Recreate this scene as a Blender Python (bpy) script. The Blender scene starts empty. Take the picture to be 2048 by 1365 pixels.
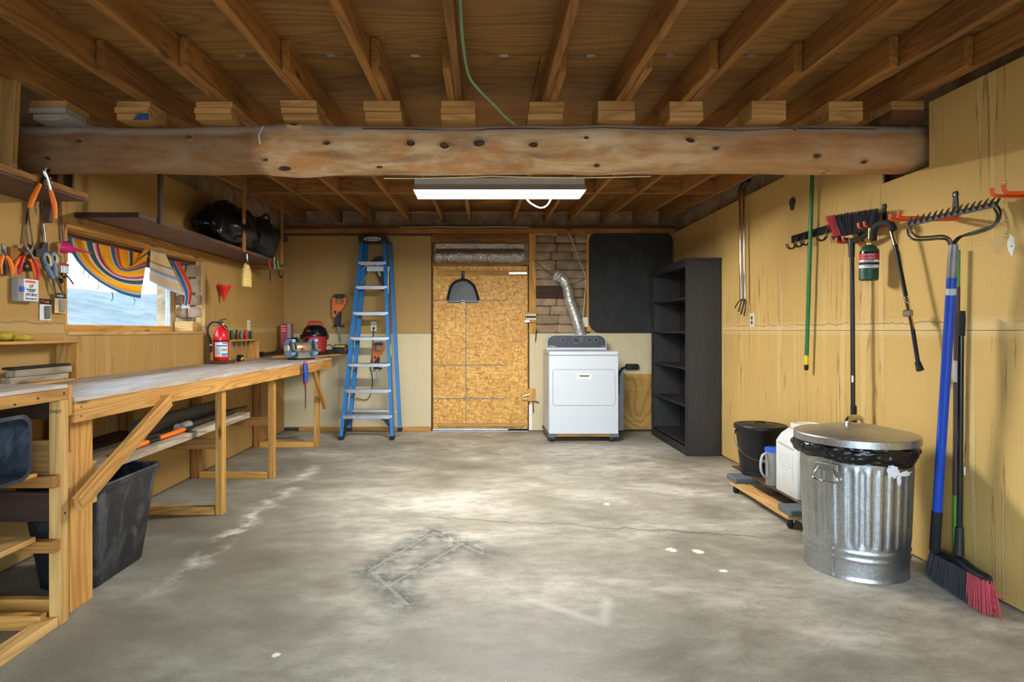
import bpy, bmesh, math, random
from mathutils import Vector, Matrix, Euler, noise
random.seed(7)
R = math.radians
sc = bpy.context.scene
COL = sc.collection

# ------------------------------------------------------------------ camera
F, CX, CY, EYE = 1237.0, 967.0, 662.0, 1.22       # focal length in px of a 2048 px frame, principal point, eye height
cam = bpy.data.objects.new('camera', bpy.data.cameras.new('camera'))
COL.objects.link(cam); sc.camera = cam
cam.location = (0, 0, EYE); cam.rotation_euler = (R(90), 0, 0)
cam.data.sensor_width = 36; cam.data.lens = 36 * F / 2048
cam.data.shift_x = (1024 - CX) / 2048; cam.data.shift_y = -(682.5 - CY) / 2048
cam.data.clip_start = 0.05; cam.data.clip_end = 300

# ------------------------------------------------------------------ world, exposure
w = bpy.data.worlds.new('world'); sc.world = w; w.use_nodes = True
wn = w.node_tree; wn.nodes.clear()
wo = wn.nodes.new('ShaderNodeOutputWorld'); wb = wn.nodes.new('ShaderNodeBackground')
wb.inputs[0].default_value = (0.66, 0.83, 1.0, 1); wb.inputs[1].default_value = 4.6
wn.links.new(wb.outputs[0], wo.inputs[0])
vs = sc.view_settings
vs.view_transform = 'Standard'; vs.look = 'None'; vs.exposure = 1.25; vs.gamma = 1; vs.use_curve_mapping = False
TUBE_STRENGTH = 138.0                               # the shop light's tubes (built with the fixture)

# ------------------------------------------------------------------ points
LX, RX, BY = -2.42, 2.32, 7.51                     # left wall, right wall, back wall
def P(px, py, Y): return Vector(((px - CX) * Y / F, Y, EYE - (py - CY) * Y / F))
def PX(px, py, X): return P(px, py, X * F / (px - CX))
def LW(px, py, d=0.0): return PX(px, py, LX + d)
def RW(px, py, d=0.0): return PX(px, py, RX - d)
def BW(px, py, d=0.0): return P(px, py, BY - d)
def V(*a): return Vector(a)
EX, EY, EZ = V(1, 0, 0), V(0, 1, 0), V(0, 0, 1)

# ------------------------------------------------------------------ materials
def lin(c):
    def f(x):
        x /= 255.0
        return x / 12.92 if x <= 0.04045 else ((x + 0.055) / 1.055) ** 2.4
    return (f(c[0]), f(c[1]), f(c[2]), 1)
class NT:
    def __init__(s, name):
        s.m = bpy.data.materials.new(name); s.m.use_nodes = True
        s.t = s.m.node_tree; s.t.nodes.clear()
        s.out = s.t.nodes.new('ShaderNodeOutputMaterial')
    def n(s, typ, **k):
        nd = s.t.nodes.new('ShaderNode' + typ)
        for a, b in k.items(): setattr(nd, a, b)
        return nd
    def set(s, sock, v):
        if hasattr(v, 'is_linked') or hasattr(v, 'links'): s.t.links.new(v, sock)
        else:
            if isinstance(v, tuple) and len(v) == 3 and sock.type == 'RGBA': v = v + (1,)
            sock.default_value = v
    def math(s, op, a, b=0.0, c=None, clamp=False):
        nd = s.n('Math', operation=op, use_clamp=clamp); s.set(nd.inputs[0], a); s.set(nd.inputs[1], b)
        if c is not None: s.set(nd.inputs[2], c)
        return nd.outputs[0]
    def obj(s): return s.n('TexCoord').outputs['Object']
    def geo(s): return s.n('NewGeometry')
    def rnd(s): return s.n('ObjectInfo').outputs['Random']
    def sep(s, v):
        nd = s.n('SeparateXYZ'); s.set(nd.inputs[0], v); return nd.outputs
    def comb(s, x, y, z):
        nd = s.n('CombineXYZ')
        for i, q in enumerate((x, y, z)): s.set(nd.inputs[i], q)
        return nd.outputs[0]
    def map(s, v, scale=(1, 1, 1), loc=(0, 0, 0), rot=(0, 0, 0)):
        nd = s.n('Mapping'); s.set(nd.inputs[0], v); s.set(nd.inputs[1], loc); nd.inputs[2].default_value = rot; nd.inputs[3].default_value = scale
        return nd.outputs[0]
    def noise(s, v, scale=5, detail=4, rough=.55, dist=0.0):
        nd = s.n('TexNoise'); s.set(nd.inputs['Vector'], v); nd.inputs['Scale'].default_value = scale
        nd.inputs['Detail'].default_value = detail; nd.inputs['Roughness'].default_value = rough; nd.inputs['Distortion'].default_value = dist
        return nd.outputs[0]
    def ramp(s, f, stops, mode='LINEAR'):
        nd = s.n('ValToRGB'); nd.color_ramp.interpolation = mode; e = nd.color_ramp.elements
        while len(e) < len(stops): e.new(.5)
        for i, (p, c) in enumerate(stops):
            e[i].position = p; e[i].color = c if len(c) == 4 else c + (1,)
        s.set(nd.inputs[0], f); return nd.outputs[0]
    def mix(s, f, a, b, typ='MIX'):
        nd = s.n('Mix', data_type='RGBA', blend_type=typ); s.set(nd.inputs[0], f); s.set(nd.inputs[6], a); s.set(nd.inputs[7], b); return nd.outputs[2]
    def rng(s, v, a, b, c=0.0, d=1.0):
        nd = s.n('MapRange'); nd.clamp = True
        for i, q in enumerate((v, a, b, c, d)): s.set(nd.inputs[i], q)
        return nd.outputs[0]
    def bump(s, h, st=.3, d=.01):
        nd = s.n('Bump'); nd.inputs['Strength'].default_value = st; nd.inputs['Distance'].default_value = d; s.set(nd.inputs['Height'], h); return nd.outputs[0]
    def bsdf(s, col, rough=.6, metal=0.0, nrm=None, **k):
        b = s.n('BsdfPrincipled'); s.set(b.inputs['Base Color'], col); s.set(b.inputs['Roughness'], rough); s.set(b.inputs['Metallic'], metal)
        if nrm is not None: s.set(b.inputs['Normal'], nrm)
        for a, v in k.items(): s.set(b.inputs[a.replace('_', ' ')], v)
        s.t.links.new(b.outputs[0], s.out.inputs[0]); return s.m
M = {}
def plain(name, c, rough=.5, metal=0.0, var=.18, scale=9, bump=0.0, **k):
    t = NT(name); v = t.obj(); nz = t.noise(v, scale, 5)
    c0 = lin(c); col = t.mix(t.rng(nz, .3, .7), tuple(x * (1 - var) for x in c0[:3]), tuple(min(1, x * (1 + var)) for x in c0[:3]))
    nr = t.bump(t.noise(v, scale * 6, 3), bump, .004) if bump else None
    rr = t.rng(nz, .2, .8, max(0.03, rough - .07), min(1, rough + .07))
    M[name] = t.bsdf(col, rr, metal, nr, **k); return M[name]
def wood(name, light, mid, dark, grain=1.0, rough=.75, wear=None, wearamt=.0, knots=True):
    t = NT(name); r = t.rnd(); off = t.comb(t.math('MULTIPLY', r, 37.0), t.math('MULTIPLY', r, 11.0), t.math('MULTIPLY', r, 53.0))
    va = t.n('VectorMath', operation='ADD'); t.set(va.inputs[0], t.obj()); t.set(va.inputs[1], off); v = va.outputs[0]
    big = t.noise(t.map(v, (.7, 5, 5)), 2.0, 3, .5, .6)
    ct = t.noise(t.map(v, (.55, 7 * grain, 7 * grain)), 1.0, 1.5, .4, .15)
    ring = t.math('PINGPONG', t.math('MULTIPLY', ct, 13.0), .5); ring = t.rng(ring, .0, .5)
    fine = t.noise(t.map(v, (4, 130 * grain, 130 * grain)), 1.0, 4, .7)
    c = t.mix(t.rng(big, .3, .7), lin(mid), lin(light))
    c = t.mix(t.math('MULTIPLY', t.math('POWER', ring, 2.2), .6), c, lin(dark))
    c = t.mix(t.math('MULTIPLY', t.rng(fine, .48, .75), .5), c, lin(dark))
    c = t.mix(t.math('MULTIPLY', t.math('SUBTRACT', r, .5), .5), c, lin(light if r is None else mid))
    if knots:
        vo = t.n('TexVoronoi'); t.set(vo.inputs['Vector'], t.map(v, (2.0, 7, 7))); vo.inputs['Scale'].default_value = 1.0
        c = t.mix(t.rng(vo.outputs['Distance'], .05, .12, .85, 0), c, tuple(x * .35 for x in lin(dark)[:3]))
    hsv = t.n('HueSaturation'); t.set(hsv.inputs['Value'], t.rng(r, 0, 1, .82, 1.15)); t.set(hsv.inputs['Color'], c); c = hsv.outputs[0]
    if wear:
        c = t.mix(t.math('MULTIPLY', t.rng(t.noise(t.map(v, (2, 9, 9)), 1.6, 6, .65), .46, .62), wearamt), c, lin(wear))
    M[name] = t.bsdf(c, rough, 0, t.bump(t.math('ADD', fine, t.math('MULTIPLY', ring, .4)), .25, .004)); return M[name]

# ------------------------------------------------------------------ mesh building
WM = {}                                            # world matrices of what has been linked
def link(o, Mw, parent=None):
    COL.objects.link(o); WM[o] = Mw.copy()
    if parent is not None:
        o.parent = parent; o.matrix_basis = WM[parent].inverted() @ Mw
    else: o.matrix_basis = Mw
    return o
def tag(o, label=None, cat=None, group=None, kind=None):
    if label: o['label'] = label
    if cat: o['category'] = cat
    if group: o['group'] = group
    if kind: o['kind'] = kind
    return o
def thing(name, label, cat, loc=(0, 0, 0), rot=(0, 0, 0), group=None, kind=None):
    o = bpy.data.objects.new(name, None); o.empty_display_size = .05
    link(o, Matrix.Translation(Vector(loc)) @ Euler(rot).to_matrix().to_4x4())
    return tag(o, label, cat, group, kind)
def struct(name, loc=(0, 0, 0)):
    o = bpy.data.objects.new(name, None); link(o, Matrix.Translation(Vector(loc))); o['kind'] = 'structure'; return o
class MB:
    def __init__(s): s.v = []; s.f = []; s.m = []; s.uv = None
    def add(s, vs, fs, mi=0):
        b = len(s.v); s.v += [Vector(q) for q in vs]
        for f in fs: s.f.append([b + i for i in f]); s.m.append(mi)
        return s
    def box(s, c, d, Rm=None, ch=0.0, mi=0):
        c = Vector(c); h = [d[0] / 2, d[1] / 2, d[2] / 2]
        sg = [(a, b, e) for a in (-1, 1) for b in (-1, 1) for e in (-1, 1)]
        ch = min(ch, min(h) * .6)
        if ch <= 0:
            vs = [V(a * h[0], b * h[1], e * h[2]) for a, b, e in sg]
            fs = [(0, 1, 3, 2), (4, 6, 7, 5), (0, 4, 5, 1), (2, 3, 7, 6), (0, 2, 6, 4), (1, 5, 7, 3)]
        else:
            vs = []; ix = {}
            for q in sg:
                for ax in range(3):
                    ix[q, ax] = len(vs); vs.append(V(*[q[i] * (h[i] if i == ax else h[i] - ch) for i in range(3)]))
            fs = []
            for ax in range(3):
                b, e = [i for i in range(3) if i != ax]
                for sa in (-1, 1):
                    def k(sb, se):
                        q = [0, 0, 0]; q[ax] = sa; q[b] = sb; q[e] = se; return tuple(q)
                    fs.append([ix[k(x, y), ax] for x, y in ((-1, -1), (1, -1), (1, 1), (-1, 1))])
            for ax in range(3):
                b, e = [i for i in range(3) if i != ax]
                for sb in (-1, 1):
                    for se in (-1, 1):
                        q0 = [0, 0, 0]; q0[ax] = -1; q0[b] = sb; q0[e] = se; q1 = list(q0); q1[ax] = 1
                        fs.append([ix[tuple(q0), b], ix[tuple(q1), b], ix[tuple(q1), e], ix[tuple(q0), e]])
            for q in sg: fs.append([ix[q, 0], ix[q, 1], ix[q, 2]])
            o = []
            for f in fs:
                n = (vs[f[1]] - vs[f[0]]).cross(vs[f[2]] - vs[f[0]]); cc = sum((vs[i] for i in f), V(0, 0, 0))
                o.append(f if n.dot(cc) > 0 else f[::-1])
            fs = o
        if Rm is not None: vs = [Rm @ q for q in vs]
        return s.add([c + q for q in vs], fs, mi)
    def b2(s, p, q, ch=0.0, mi=0):
        p, q = Vector(p), Vector(q); d = q - p
        return s.box((p + q) / 2, (abs(d.x), abs(d.y), abs(d.z)), None, ch, mi)
    def bar(s, a, b, wd, ht, up=EZ, ch=0.0, mi=0):
        a, b = Vector(a), Vector(b); x = (b - a).normalized(); y = Vector(up).cross(x).normalized(); z = x.cross(y)
        Rm = Matrix((x, y, z)).transposed()
        return s.box((a + b) / 2, ((b - a).length, wd, ht), Rm, ch, mi)
    def tube(s, pts, r, n=8, mi=0, caps=True, closed=False, flat=None):
        pts = [Vector(p) for p in pts]; N = len(pts)
        rs = r if isinstance(r, (list, tuple)) else [r] * N
        vs = []; fs = []; pu = None
        for i, p in enumerate(pts):
            if closed: t = pts[(i + 1) % N] - pts[i - 1]
            else: t = pts[min(i + 1, N - 1)] - pts[max(i - 1, 0)]
            t.normalize()
            if pu is None: pu = t.cross(EZ) if abs(t.z) < .9 else t.cross(EX)
            u = (pu - t * pu.dot(t))
            if u.length < 1e-6: u = t.orthogonal()
            u.normalize(); w_ = t.cross(u); pu = u
            for k in range(n):
                a = 2 * math.pi * k / n
                vs.append(p + (u * math.cos(a) + w_ * math.sin(a) * (flat or 1)) * rs[i])
        for i in range(N if closed else N - 1):
            j = (i + 1) % N
            for k in range(n): fs.append((i * n + k, i * n + (k + 1) % n, j * n + (k + 1) % n, j * n + k))
        if caps and not closed: fs.append(tuple(range(n))[::-1]); fs.append(tuple((N - 1) * n + k for k in range(n)))
        return s.add(vs, fs, mi)
    def lathe(s, prof, o=(0, 0, 0), ax=EZ, n=24, mi=0, a0=0, a1=360, sq=None):
        ax = Vector(ax).normalized(); u = ax.orthogonal().normalized() if abs(ax.z) < .99 else EX.copy(); w_ = ax.cross(u); o = Vector(o)
        full = abs(a1 - a0) >= 359.9; m = n if full else n + 1; vs = []; fs = []
        for (r, z) in prof:
            for k in range(m):
                a = R(a0 + (a1 - a0) * k / n); vs.append(o + ax * z + (u * math.cos(a) + w_ * math.sin(a)) * r)
        for i in range(len(prof) - 1):
            for k in range(n):
                k2 = (k + 1) % m; fs.append((i * m + k, i * m + k2, (i + 1) * m + k2, (i + 1) * m + k))
        return s.add(vs, fs, mi)
    def prism(s, poly, o, u, v, d, mi=0):
        o, u, v, d = Vector(o), Vector(u), Vector(v), Vector(d); n = len(poly)
        a = [o + u * x + v * y for x, y in poly]; vs = a + [q + d for q in a]
        fs = [tuple(range(n)), tuple(range(2 * n - 1, n - 1, -1))] + [(i, i + n, (i + 1) % n + n, (i + 1) % n) for i in range(n)]
        return s.add(vs, fs, mi)
    def ball(s, c, r, n=12, m=8, mi=0, fn=None):
        c = Vector(c); rr = r if isinstance(r, (tuple, list)) else (r, r, r); vs = [V(0, 0, -1)]; fs = []
        for i in range(1, m):
            t = -math.pi / 2 + math.pi * i / m
            for k in range(n): a = 2 * math.pi * k / n; vs.append(V(math.cos(t) * math.cos(a), math.cos(t) * math.sin(a), math.sin(t)))
        vs.append(V(0, 0, 1)); L = len(vs) - 1
        for k in range(n): fs.append((0, 1 + (k + 1) % n, 1 + k))
        for i in range(m - 2):
            for k in range(n): b = 1 + i * n; fs.append((b + k, b + (k + 1) % n, b + n + (k + 1) % n, b + n + k))
        for k in range(n): fs.append((L, L - n + k, L - n + (k + 1) % n))
        if fn: vs = [q * fn(q) for q in vs]
        return s.add([c + V(q.x * rr[0], q.y * rr[1], q.z * rr[2]) for q in vs], fs, mi)
    def grid(s, fn, nu, nv, mi=0, uv=False):
        vs = [fn(i / nu, j / nv) for j in range(nv + 1) for i in range(nu + 1)]; W_ = nu + 1
        fs = [(j * W_ + i, j * W_ + i + 1, (j + 1) * W_ + i + 1, (j + 1) * W_ + i) for j in range(nv) for i in range(nu)]
        if uv:
            s.uv = s.uv or []
            for j in range(nv):
                for i in range(nu): s.uv += [(i / nu, j / nv), ((i + 1) / nu, j / nv), ((i + 1) / nu, (j + 1) / nv), (i / nu, (j + 1) / nv)]
        return s.add(vs, fs, mi)
    def obj(s, name, mats, parent=None, smooth=40, fix=True, origin=None):
        mats = mats if isinstance(mats, (list, tuple)) else [mats]
        if origin is None:
            if parent is not None: origin = WM[parent].translation
            else:
                xs = [q.x for q in s.v]; ys = [q.y for q in s.v]
                origin = V((min(xs) + max(xs)) / 2, (min(ys) + max(ys)) / 2, min(q.z for q in s.v))
        origin = Vector(origin)
        me = bpy.data.meshes.new(name); me.from_pydata([tuple(q - origin) for q in s.v], [], s.f)
        for m_ in mats: me.materials.append(M[m_] if isinstance(m_, str) else m_)
        if len(mats) > 1: me.polygons.foreach_set('material_index', s.m)
        if s.uv:
            ul = me.uv_layers.new(name='UVMap'); k = 0
            for q in s.uv: ul.data[k].uv = q; k += 1
        if fix:
            bm = bmesh.new(); bm.from_mesh(me); bmesh.ops.recalc_face_normals(bm, faces=bm.faces); bm.to_mesh(me); bm.free()
        if smooth:
            me.polygons.foreach_set('use_smooth', [True] * len(me.polygons)); me.set_sharp_from_angle(angle=R(smooth))
        me.update()
        return link(bpy.data.objects.new(name, me), Matrix.Translation(origin), parent)
def one(name, mb, mats, label, cat, group=None, smooth=40, kind=None):
    return tag(mb.obj(name, mats, None, smooth), label, cat, group, kind)
def board(name, a, b, wd, ht, mat, parent=None, up=EZ, ch=.003):
    """a plank from a to b; its own frame has X along the length so the grain follows it"""
    a, b = Vector(a), Vector(b); x = (b - a).normalized(); y = Vector(up).cross(x).normalized(); z = x.cross(y)
    mb = MB().box((0, 0, 0), ((b - a).length, wd, ht), None, ch)
    me = bpy.data.meshes.new(name); me.from_pydata([tuple(q) for q in mb.v], [], mb.f); me.materials.append(M[mat])
    Mw = Matrix((x, y, z)).transposed().to_4x4(); Mw.translation = (a + b) / 2
    return link(bpy.data.objects.new(name, me), Mw, parent)
def bx(name, p, q, mat, parent=None, ch=.003, axis=None):
    """axis-aligned plank between two corners, grain along its longest side"""
    p, q = Vector(p), Vector(q); d = [abs(q[i] - p[i]) for i in range(3)]; c = (p + q) / 2
    ax = axis if axis is not None else d.index(max(d))
    e = V(0, 0, 0); e[ax] = d[ax] / 2
    up = EZ if ax != 2 else EX
    if ax == 2: return board(name, c - e, c + e, d[1], d[0], mat, parent, EX, ch)
    return board(name, c - e, c + e, d[1] if ax == 0 else d[0], d[2], mat, parent, EZ, ch)
def text(name, s, size, o, u, v, mat, parent, depth=.0006, align='CENTER', bold=0.0):
    cu = bpy.data.curves.new(name, 'FONT'); cu.body = s; cu.size = size; cu.align_x = align; cu.align_y = 'CENTER'; cu.extrude = depth; cu.offset = bold; cu.resolution_u = 3
    to = bpy.data.objects.new('t', cu); COL.objects.link(to)
    me = bpy.data.meshes.new_from_object(to); bpy.data.objects.remove(to); bpy.data.curves.remove(cu)
    u, v = Vector(u).normalized(), Vector(v).normalized(); me.materials.clear(); me.materials.append(M[mat])
    Mw = Matrix((u, v, u.cross(v))).transposed().to_4x4(); Mw.translation = Vector(o); me.name = name
    return link(bpy.data.objects.new(name, me), Mw, parent)
def scribble(name, o, u, v, w_, h_, n, mat, parent, seed=1):
    """a row of small unreadable print marks"""
    rs = random.Random(seed); x = -w_ / 2; u, v = Vector(u).normalized(), Vector(v).normalized(); mb = MB()
    for k in range(n):
        ww = w_ / n * rs.uniform(.4, .8); hh = h_ * rs.uniform(.6, 1); xx = -w_ / 2 + (k + .5) * w_ / n
        mb.prism([(xx - ww / 2, -hh / 2), (xx + ww / 2, -hh / 2), (xx + ww * .35, hh / 2), (xx - ww / 2, hh / 2 * rs.uniform(.4, 1))], o, u, v, u.cross(v) * .0006)
    return mb.obj(name, mat, parent, 0)
def bez(p0, p1, p2, p3, n=10):
    p0, p1, p2, p3 = map(Vector, (p0, p1, p2, p3)); o = []
    for i in range(n + 1):
        t = i / n; o.append(p0 * (1 - t) ** 3 + p1 * 3 * t * (1 - t) ** 2 + p2 * 3 * t * t * (1 - t) + p3 * t ** 3)
    return o
def smoothpath(pts, n=6):
    pts = [Vector(p) for p in pts]; o = []
    for i in range(len(pts) - 1):
        a = pts[max(i - 1, 0)]; b = pts[i]; c = pts[i + 1]; d = pts[min(i + 2, len(pts) - 1)]
        for k in range(n):
            t = k / n; o.append(.5 * ((2 * b) + (c - a) * t + (2 * a - 5 * b + 4 * c - d) * t * t + (3 * b - a - 3 * c + d) * t ** 3))
    return o + [pts[-1]]
def rrect(w_, h_, r, n=4):
    o = []
    for cx_, cy_, a0 in ((w_ / 2 - r, h_ / 2 - r, 0), (-w_ / 2 + r, h_ / 2 - r, 90), (-w_ / 2 + r, -h_ / 2 + r, 180), (w_ / 2 - r, -h_ / 2 + r, 270)):
        for k in range(n + 1): a = R(a0 + 90 * k / n); o.append((cx_ + r * math.cos(a), cy_ + r * math.sin(a)))
    return o

# ------------------------------------------------------------------ material library
wood('lumber', (216, 164, 84), (190, 136, 62), (136, 86, 34))
wood('lumber_pale', (212, 172, 106), (190, 146, 80), (140, 98, 50))
wood('joist_wood', (170, 118, 54), (142, 94, 38), (88, 54, 18), rough=.8)
wood('joist_dark', (128, 84, 42), (108, 70, 36), (66, 40, 20), rough=.85)
wood('shim_wood', (214, 170, 108), (188, 138, 74), (140, 92, 48))
wood('grey_wood', (196, 184, 160), (164, 148, 122), (96, 82, 64), grain=.8, wear=(120, 106, 88), wearamt=.5)
wood('shelf_brown', (112, 80, 62), (92, 64, 50), (58, 38, 30), rough=.7, knots=False)
wood('brown_dark', (74, 50, 34), (58, 38, 26), (34, 22, 16), rough=.8)
wood('bench_top', (196, 186, 172), (174, 158, 140), (128, 108, 88), rough=.55, wear=(206, 200, 196), wearamt=.6)
wood('shelf_black', (44, 41, 40), (37, 35, 34), (26, 24, 24), rough=.62, knots=False)
def _ply(name, light, mid, dark, sc_=1.0):
    t = NT(name); r = t.rnd(); off = t.comb(t.math('MULTIPLY', r, 17.0), t.math('MULTIPLY', r, 29.0), 0.0)
    va = t.n('VectorMath', operation='ADD'); t.set(va.inputs[0], t.obj()); t.set(va.inputs[1], off); v = va.outputs[0]
    ct = t.noise(t.map(v, (.42 * sc_, 2.3 * sc_, 1)), 1.25, 1.6, .45, .3)
    ring = t.rng(t.math('PINGPONG', t.math('MULTIPLY', ct, 15.0), .5), 0, .5)
    fine = t.noise(t.map(v, (3, 90, 90)), 1, 4, .7); big = t.noise(t.map(v, (.5, 1.6, 1)), 1.2, 4)
    c = t.mix(t.rng(big, .3, .7), lin(mid), lin(light)); c = t.mix(t.math('MULTIPLY', t.math('POWER', ring, 1.8), .55), c, lin(dark))
    c = t.mix(t.math('MULTIPLY', t.rng(fine, .45, .75), .4), c, lin(dark))
    vo = t.n('TexVoronoi'); t.set(vo.inputs['Vector'], t.map(v, (1.5, 4, 1))); c = t.mix(t.rng(vo.outputs['Distance'], .04, .1, .8, 0), c, tuple(x * .3 for x in lin(dark)[:3]))
    M[name] = t.bsdf(c, .75, 0, t.bump(t.math('ADD', fine, t.math('MULTIPLY', ring, .4)), .2, .004))
_ply('ply_deck', (156, 112, 48), (130, 90, 36), (84, 52, 18))
_ply('ply_patch', (206, 162, 84), (186, 138, 64), (132, 84, 32), 5.0)
def _osb():
    t = NT('osb'); v = t.obj(); s = t.sep(v)
    p = t.comb(t.math('ADD', s[0], t.math('MULTIPLY', t.noise(v, 7, 2), .07)), t.math('ADD', s[2], t.math('MULTIPLY', t.noise(t.map(v, (1, 1, 1), (5, 5, 5)), 7, 2), .07)), 0.0)
    cols = None; hs = []
    for k, (sx, sy, rot) in enumerate(((22, 95, .5), (100, 26, .3), (40, 90, 1.2))):
        vo = t.n('TexVoronoi'); t.set(vo.inputs['Vector'], t.map(p, (sx, sy, 1), (k * 3.3, 0, 0), (0, 0, rot))); vo.inputs['Scale'].default_value = 1
        hs.append(t.sep(vo.outputs['Color'])[0])
    h = t.math('MULTIPLY', t.math('ADD', t.math('ADD', hs[0], hs[1]), hs[2]), .3333)
    c = t.ramp(h, [(.12, lin((150, 98, 36))[:3]), (.38, lin((198, 144, 60))[:3]), (.62, lin((220, 170, 86))[:3]), (.9, lin((238, 202, 128))[:3])])
    c = t.mix(t.rng(t.noise(v, 2.2, 4), .42, .7, 0, .35), c, lin((166, 110, 40)))
    vo = t.n('TexVoronoi'); t.set(vo.inputs['Vector'], t.map(p, (18, 9, 1))); c = t.mix(t.rng(vo.outputs['Distance'], .06, .13, .8, 0), c, lin((74, 46, 22)))
    M['osb'] = t.bsdf(c, .6, 0, t.bump(h, .25, .004))
_osb()
def _drywall(name, base, pale, drip, seam, dirt=.3):
    """kraft-brown gypsum board with water runs: every run has pale body and brown tide lines"""
    t = NT(name); v = t.obj(); s = t.sep(v); h = t.math('ADD', s[0], s[1]); z = s[2]
    wob = t.math('MULTIPLY', t.math('SUBTRACT', t.noise(v, 30, 3, .6), .5), .02)
    hx = t.math('ADD', h, wob)
    run = t.noise(t.comb(t.math('MULTIPLY', hx, 19.0), t.math('MULTIPLY', z, .55), 0.0), 1, 2, .4)
    zone = t.rng(t.noise(t.comb(t.math('MULTIPLY', h, 1.7), t.math('MULTIPLY', z, .55), 3.0), 1, 1), .45, .58)
    edge = t.math('MULTIPLY', t.rng(t.math('ABSOLUTE', t.math('SUBTRACT', run, .565)), .0, .02, 1, 0), zone)
    body = t.math('MULTIPLY', t.rng(run, .56, .575), zone)
    run2 = t.noise(t.comb(t.math('MULTIPLY', hx, 42.0), t.math('MULTIPLY', z, .9), 7.0), 1, 2, .4)
    zone2 = t.math('MULTIPLY', t.rng(t.noise(t.comb(t.math('MULTIPLY', h, 1.3), 0.0, 8.0), 1, 1), .44, .56), t.rng(t.math('ADD', z, t.math('MULTIPLY', t.noise(t.comb(t.math('MULTIPLY', h, 9.0), 0.0, 1.0), 1, 3), .7)), 1.1, 1.3, 1, 0))
    edge2 = t.math('MULTIPLY', t.rng(t.math('ABSOLUTE', t.math('SUBTRACT', run2, .55)), 0, .02, 1, 0), zone2)
    c = t.mix(t.rng(t.noise(v, 1.6, 5), .3, .7, 0, dirt), lin(base), tuple(x * .74 for x in lin(base)[:3]))
    c = t.mix(t.math('MULTIPLY', t.rng(t.noise(v, 90, 3), .4, .8), .22), c, tuple(x * .6 for x in lin(base)[:3]))
    c = t.mix(t.math('MULTIPLY', body, .24 * drip), c, lin(pale)); c = t.mix(t.math('MULTIPLY', edge, .55 * drip), c, lin((120, 74, 26)))
    c = t.mix(t.math('MULTIPLY', edge2, .45 * drip), c, lin((132, 84, 30)))
    if seam:   # tide line where water soaked the joint at mid height
        zz = t.math('SUBTRACT', z, t.math('ADD', 1.225, t.math('MULTIPLY', t.noise(t.comb(t.math('MULTIPLY', h, 2.2), 0.0, 0.0), 2.6, 6, .7), .075)))
        tide = t.math('MULTIPLY', t.rng(t.math('ABSOLUTE', zz), .0, .006, 1, 0), t.rng(t.noise(t.comb(h, 0.0, 5.0), 1.6, 2), .38, .5))
        c = t.mix(t.math('MULTIPLY', t.rng(t.math('ABSOLUTE', t.math('SUBTRACT', z, 1.235)), .015, .06, 1, 0), .5), c, lin(pale))
        c = t.mix(t.math('MULTIPLY', tide, .7), c, lin((104, 62, 22)))
        blist = t.rng(t.math('ABSOLUTE', t.math('SUBTRACT', z, 1.33)), .02, .2, 1, 0)
        wz = t.rng(t.noise(t.comb(h, 0.0, 9.0), 1.1, 1), .45, .62)
        c = t.mix(t.math('MULTIPLY', t.math('MULTIPLY', blist, wz), t.rng(t.noise(v, 46, 2), .5, .6, 0, .35)), c, lin((150, 98, 34)))
    vo = t.n('TexVoronoi'); t.set(vo.inputs['Vector'], t.map(v, (6.5, 6.5, 6.5))); c = t.mix(t.rng(vo.outputs['Distance'], .025, .05, .8, 0), c, lin((84, 56, 26)))
    M[name] = t.bsdf(c, .82, 0, t.bump(t.math('ADD', t.math('MULTIPLY', edge, .6), t.noise(v, 60, 3)), .12, .004))
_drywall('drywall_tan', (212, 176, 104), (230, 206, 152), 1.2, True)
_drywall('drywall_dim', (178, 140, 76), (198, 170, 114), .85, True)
_drywall('drywall_back', (172, 138, 82), (194, 168, 116), .35, False)
_drywall('drywall_pale', (210, 196, 158), (226, 218, 196), .2, False, .25)
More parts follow.
